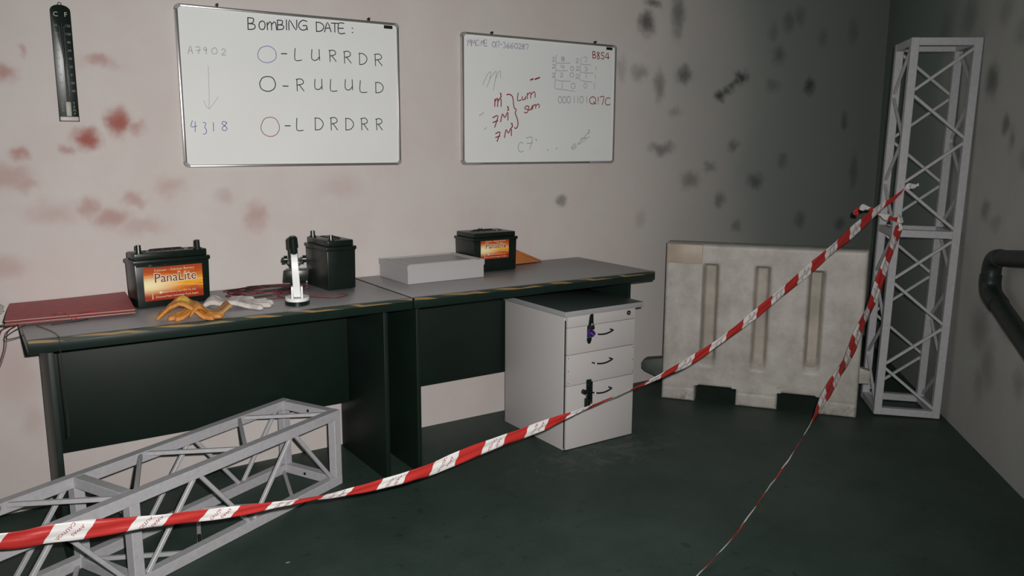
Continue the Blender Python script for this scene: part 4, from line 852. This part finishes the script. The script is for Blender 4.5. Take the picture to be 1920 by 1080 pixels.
def build_tape(name, pts, starts, wtab, ttab, label, text_at, seg=None, nrm=None, layers=1):
    P = smooth_path(pts, 10); S = [0]
    for a, b in zip(P, P[1:]): S.append(S[-1]+(b-a).length)
    def frame(s):
        s = max(0, min(S[-1]-1e-4, s)); i = max(k for k in range(len(S)) if S[k] <= s+1e-9); i = min(i, len(P)-2)
        t = (s-S[i])/(S[i+1]-S[i]); p = P[i].lerp(P[i+1], t)
        d0 = (P[i]-P[max(0, i-1)]) if i else P[1]-P[0]; d1 = P[min(i+2, len(P)-1)]-P[min(i+1, len(P)-2)]
        d = (d0.normalized()*(1-t)+(P[i+1]-P[i]).normalized()+d1.normalized()*t).normalized()
        sd = d.cross(nrm).normalized()                                  # across the tape, roughly vertical
        if sd.z < 0: sd = -sd
        n_ = sd.cross(d).normalized(); tw = lerp_tab(ttab, s)
        a_ = sd*math.cos(tw)+n_*math.sin(tw)
        return p, a_, d
    K = 6
    def at(s, v, off=0):
        p, a_, d = frame(s); wd = lerp_tab(wtab, s); nn = a_.cross(d)
        crimp = .0035*math.sin(v*5+s*17)*(wd/.06)+.0007*math.sin(s*55+v*3)
        return p+a_*(v*wd/2)+nn*(crimp+off)
    n = int(S[-1]/.012); bm = bmesh.new(); uv = bm.loops.layers.uv.new('UVMap')
    for side in range(layers):
        rows = []
        for i in range(n+1):
            s = S[-1]*i/n
            rows.append([(bm.verts.new(at(s, -1+2*k/K, side*.0012)), phase(starts, s), -1+2*k/K) for k in range(K+1)])
        for a, b in zip(rows, rows[1:]):
            for k in range(K):
                q = (a[k], a[k+1], b[k+1], b[k]); f = bm.faces.new([x[0] for x in q]); f.smooth = True
                for l, x in zip(f.loops, q): l[uv].uv = (x[1]+side*.5, x[2])
    me = bpy.data.meshes.new(name)
    bm.to_mesh(me); bm.free(); me.materials.append(MT['tape'])
    root = thing(name, P[0], label, 'tape')
    o = bpy.data.objects.new('tape_strip', me); col.objects.link(o); o.parent = root; o.matrix_parent_inverse = Matrix.Translation(-P[0])
    so = o.modifiers.new('thickness', 'SOLIDIFY'); so.thickness = .0003
    # printed words
    bt = bmesh.new()
    for s0, word, side in text_at:
        wd = lerp_tab(wtab, s0); me2 = text_mesh(word, 1, ext=0, bold=.01)
        for v in me2.vertices:
            x, y = v.co.x, v.co.y; sz = .0125
            # words printed along the diagonal of the white block
            al, ac = .72*sz*(x-y), -.72*sz*(x+y)
            v.co = (s0+al*side, ac/(wd/2), 0)
        b2 = bmesh.new(); b2.from_mesh(me2); bpy.data.meshes.remove(me2)
        bmesh.ops.delete(b2, geom=[f for f in b2.faces if any(abs(v.co.y) > .93 for v in f.verts)], context='FACES')
        for v in b2.verts: v.co = at(v.co.x, v.co.y, .0013)
        m3 = bpy.data.meshes.new('t'); b2.to_mesh(m3); b2.free(); bt.from_mesh(m3); bpy.data.meshes.remove(m3)
    o2 = finish('printed_words', bt, MT['lt_tape'], None); o2.parent = root; o2.matrix_parent_inverse = Matrix.Translation(-P[0]); o2['label'] = 'red printed words CAUTION AWAS'
    return root
MT['lt_tape'] = mat('red tape print', (.3, .02, .03), .4)
OFFS = 1
wA = [(0, .008), (.05, .014), (.12, .03), (.25, .05), (.9, .044), (1.2, .036), (1.38, .03), (1.55, .042), (1.68, .038), (1.8, .018), (1.95, .014), (2.12, .02), (2.25, .036), (2.45, .042), (2.65, .044), (2.8, .042), (2.95, .028), (3.08, .02), (3.2, .022), (3.36, .032), (3.55, .036), (3.7, .048), (3.85, .046), (3.95, .04), (4.3, .04)]
tA = [(0, 0), (1.3, 0), (1.7, .4), (1.85, .9), (2.1, .5), (2.3, 0), (2.9, .1), (3.1, .5), (3.3, .1), (4.3, 0)]
whites = [(RA[i]*.25+RA[i+1]*.75) for i in range(len(RA)-1)]
ta = []
for i, s in enumerate(whites):
    ta += [(s+.012, 'CAUTION', 1), (s-.016, 'AWAS', 1)]
camside = Vector((-.05, -1, 0)).normalized()
build_tape('barricade_tape', QA, RA, wA, tA, 'red and white caution tape stretched low across the whole room from the upright truss', ta, nrm=camside, layers=1)
OFFS = 1
QB = [(3.30, -1.115, 1.0), (3.292, -1.125, .97), (3.27, -1.12, .90), (3.08, -1.150, .623), (2.91, -1.203, .51), (2.764, -1.252, .413), (2.60, -1.305, .345), (2.452, -1.352, .288), (2.341, -1.387, .229), (2.128, -1.455, .152), (1.886, -1.533, .089), (1.671, -1.602, .034), (1.514, -1.652, .015), (1.405, -1.687, .008), (1.2, -1.75, .006)]
RB = [.05, .17, .30, .44, .58, .73, .88, 1.04, 1.22, 1.42, 1.62, 1.8, 2.0, 2.2]
wB = [(0, .03), (.05, .055), (.2, .06), (.8, .058), (1.05, .06), (1.17, .05), (1.25, .06), (1.32, .028), (1.45, .02), (1.6, .014), (1.9, .012), (2.3, .012), (2.6, .014)]
tB = [(0, 0), (1.2, 0), (1.35, .5), (1.6, .9), (3, .8)]
tb = []
for i in range(8):
    s = RB[i]*.25+RB[i+1]*.75
    tb += [(s+.012, 'CAUTION', 1), (s-.014, 'AWAS', 1)]
build_tape('barricade_tape', QB, RB, wB, tB, 'red and white caution tape hanging from the upright truss down to the floor', tb, nrm=camside)
# knots: wraps round the front left chord of the upright truss, with loose ends
def wrap(name, pts, wd, lab, ph, per=.11):
    P = smooth_path(pts, 6); bm = bmesh.new(); uv = bm.loops.layers.uv.new('UVMap'); rows = []; s = 0
    for i, p in enumerate(P):
        if i: s += (p-P[i-1]).length
        d = (P[min(i+1, len(P)-1)]-P[max(i-1, 0)]).normalized(); sd = d.cross(Vector((-.45, -.85, .1))).normalized()
        ww = wd*(.75+.35*math.sin(i*.8))
        rows.append([(bm.verts.new(p+sd*ww*(k/3-.5)+Vector((0, -.003*math.sin(k*2.1+i), 0))), ph+s/per, k/3) for k in range(4)])
    for a, b in zip(rows, rows[1:]):
        for k in range(3):
            q = (a[k], a[k+1], b[k+1], b[k]); f = bm.faces.new([x[0] for x in q]); f.smooth = True
            for l, x in zip(f.loops, q): l[uv].uv = (x[1], x[2])
    me = bpy.data.meshes.new(name); bm.to_mesh(me); bm.free(); me.materials.append(MT['tape'])
    o = bpy.data.objects.new(name, me); col.objects.link(o); md = o.modifiers.new('t', 'SOLIDIFY'); md.thickness = .0006
    return o
tapes = [o for o in col.objects if o.name.startswith('barricade_tape')]
k1 = wrap('loose_end', [(3.296, -1.14, 1.125), (3.303, -1.146, 1.15), (3.312, -1.145, 1.135), (3.33, -1.15, 1.139), (3.36, -1.16, 1.146)], .024, '', .54, .26)
k2 = wrap('knot', [(3.075, -1.03, 1.005), (3.085, -1.035, 1.035), (3.13, -1.05, 1.04), (3.17, -1.07, 1.02), (3.21, -1.09, 1.0), (3.26, -1.11, .985), (3.31, -1.12, .975), (3.335, -1.10, .96), (3.30, -1.13, .955), (3.285, -1.125, .93)], .03, '', .1)
for k_, r_ in ((k1, tapes[0]), (k2, tapes[1])): k_.parent = r_; k_.matrix_parent_inverse = Matrix.Translation(-r_.location)

# ------------------------------------------------------------ pipe, sign, bolt on the right and floor
def wp(s, off, z): return CORNER + DW*s + NW*off + Vector((0, 0, z))
S0 = 2.39
pp = thing('pipe', wp(S0, .06, .6), 'black bent pipe fixed to the right wall', 'pipe')
base = wp(S0, .06, .6)
def pipe_part(name, pts, r):
    bm = bmesh.new(); tube(bm, [Vector(p)-base for p in pts], r, 20); return finish(name, bm, 'pipe', pp, 50)
O_ = .06
pipe_part('upper_pipe', [wp(4.2, O_, 1.09), wp(2.46, O_, .883)], .033)
pipe_part('elbow', smooth_path([wp(2.48, O_, .885), wp(2.425, O_, .874), wp(2.402, O_, .84), wp(2.40, O_, .79)], 8), .0365)
pipe_part('elbow', smooth_path([wp(2.40, O_, .805), wp(2.40, O_, .765), wp(2.425, O_, .73), wp(2.49, O_, .706)], 8), .041)
pipe_part('lower_pipe', [wp(2.47, O_, .713), wp(4.2, O_, .185)], .037)
bm = bmesh.new(); tube(bm, [wp(2.49, O_, .7067)-base, wp(2.512, O_, .70)-base], .0405, 20); finish('collar', bm, 'pipe', pp, 50)
bm = bmesh.new(); box(bm, (2.515, -.014, 1.515), (2.9, -.001, 1.68), .002); sg = finish('wall_sign', bm, 'redsign', None); sg.matrix_world = wr.matrix_world.copy(); tag(sg, 'dark red plate on the right wall at the picture edge', 'sign')
bm = bmesh.new(); tube(bm, smooth_path([(2.71, -.012, .80), (2.70, -.02, .775), (2.695, -.018, .75), (2.69, -.014, .72)], 4), .005, 8); hk = finish('cable_end', bm, 'offwhite', None, 60); hk.matrix_world = wr.matrix_world.copy(); tag(hk, 'short pale cable end on the right wall below the pipe', 'cable')
bt = thing('bolt', (.151, -.642, 0), 'small dark bolt standing on the floor inside the lying truss', 'bolt')
bm = bmesh.new(); cyl(bm, (0, 0, 0), (0, 0, .008), .011, seg=6); finish('head', bm, 'blackmat', bt); bm = bmesh.new(); cyl(bm, (0, 0, .008), (0, 0, .047), .0055, seg=10); finish('shank', bm, 'blackmat', bt, 40)
for (x, y, sc, lab) in ((-.02, -.80, .02, 'pale chip of plaster on the floor under the lying truss'), (.36, -.9, .006, 'tiny pale crumb on the floor in front of the lying truss')):
    bm = bmesh.new(); bmesh.ops.create_icosphere(bm, subdivisions=2, radius=sc)
    for v in bm.verts: v.co = Vector((v.co.x*1.3, v.co.y*.7, abs(v.co.z)*.35))*(1+.4*noise.noise(v.co*60))
    tag(finish('plaster_chip', bm, 'rust' if sc < .01 else 'cream', None, None, (x, y, .001)), lab, 'debris')
bpy.context.view_layer.update()
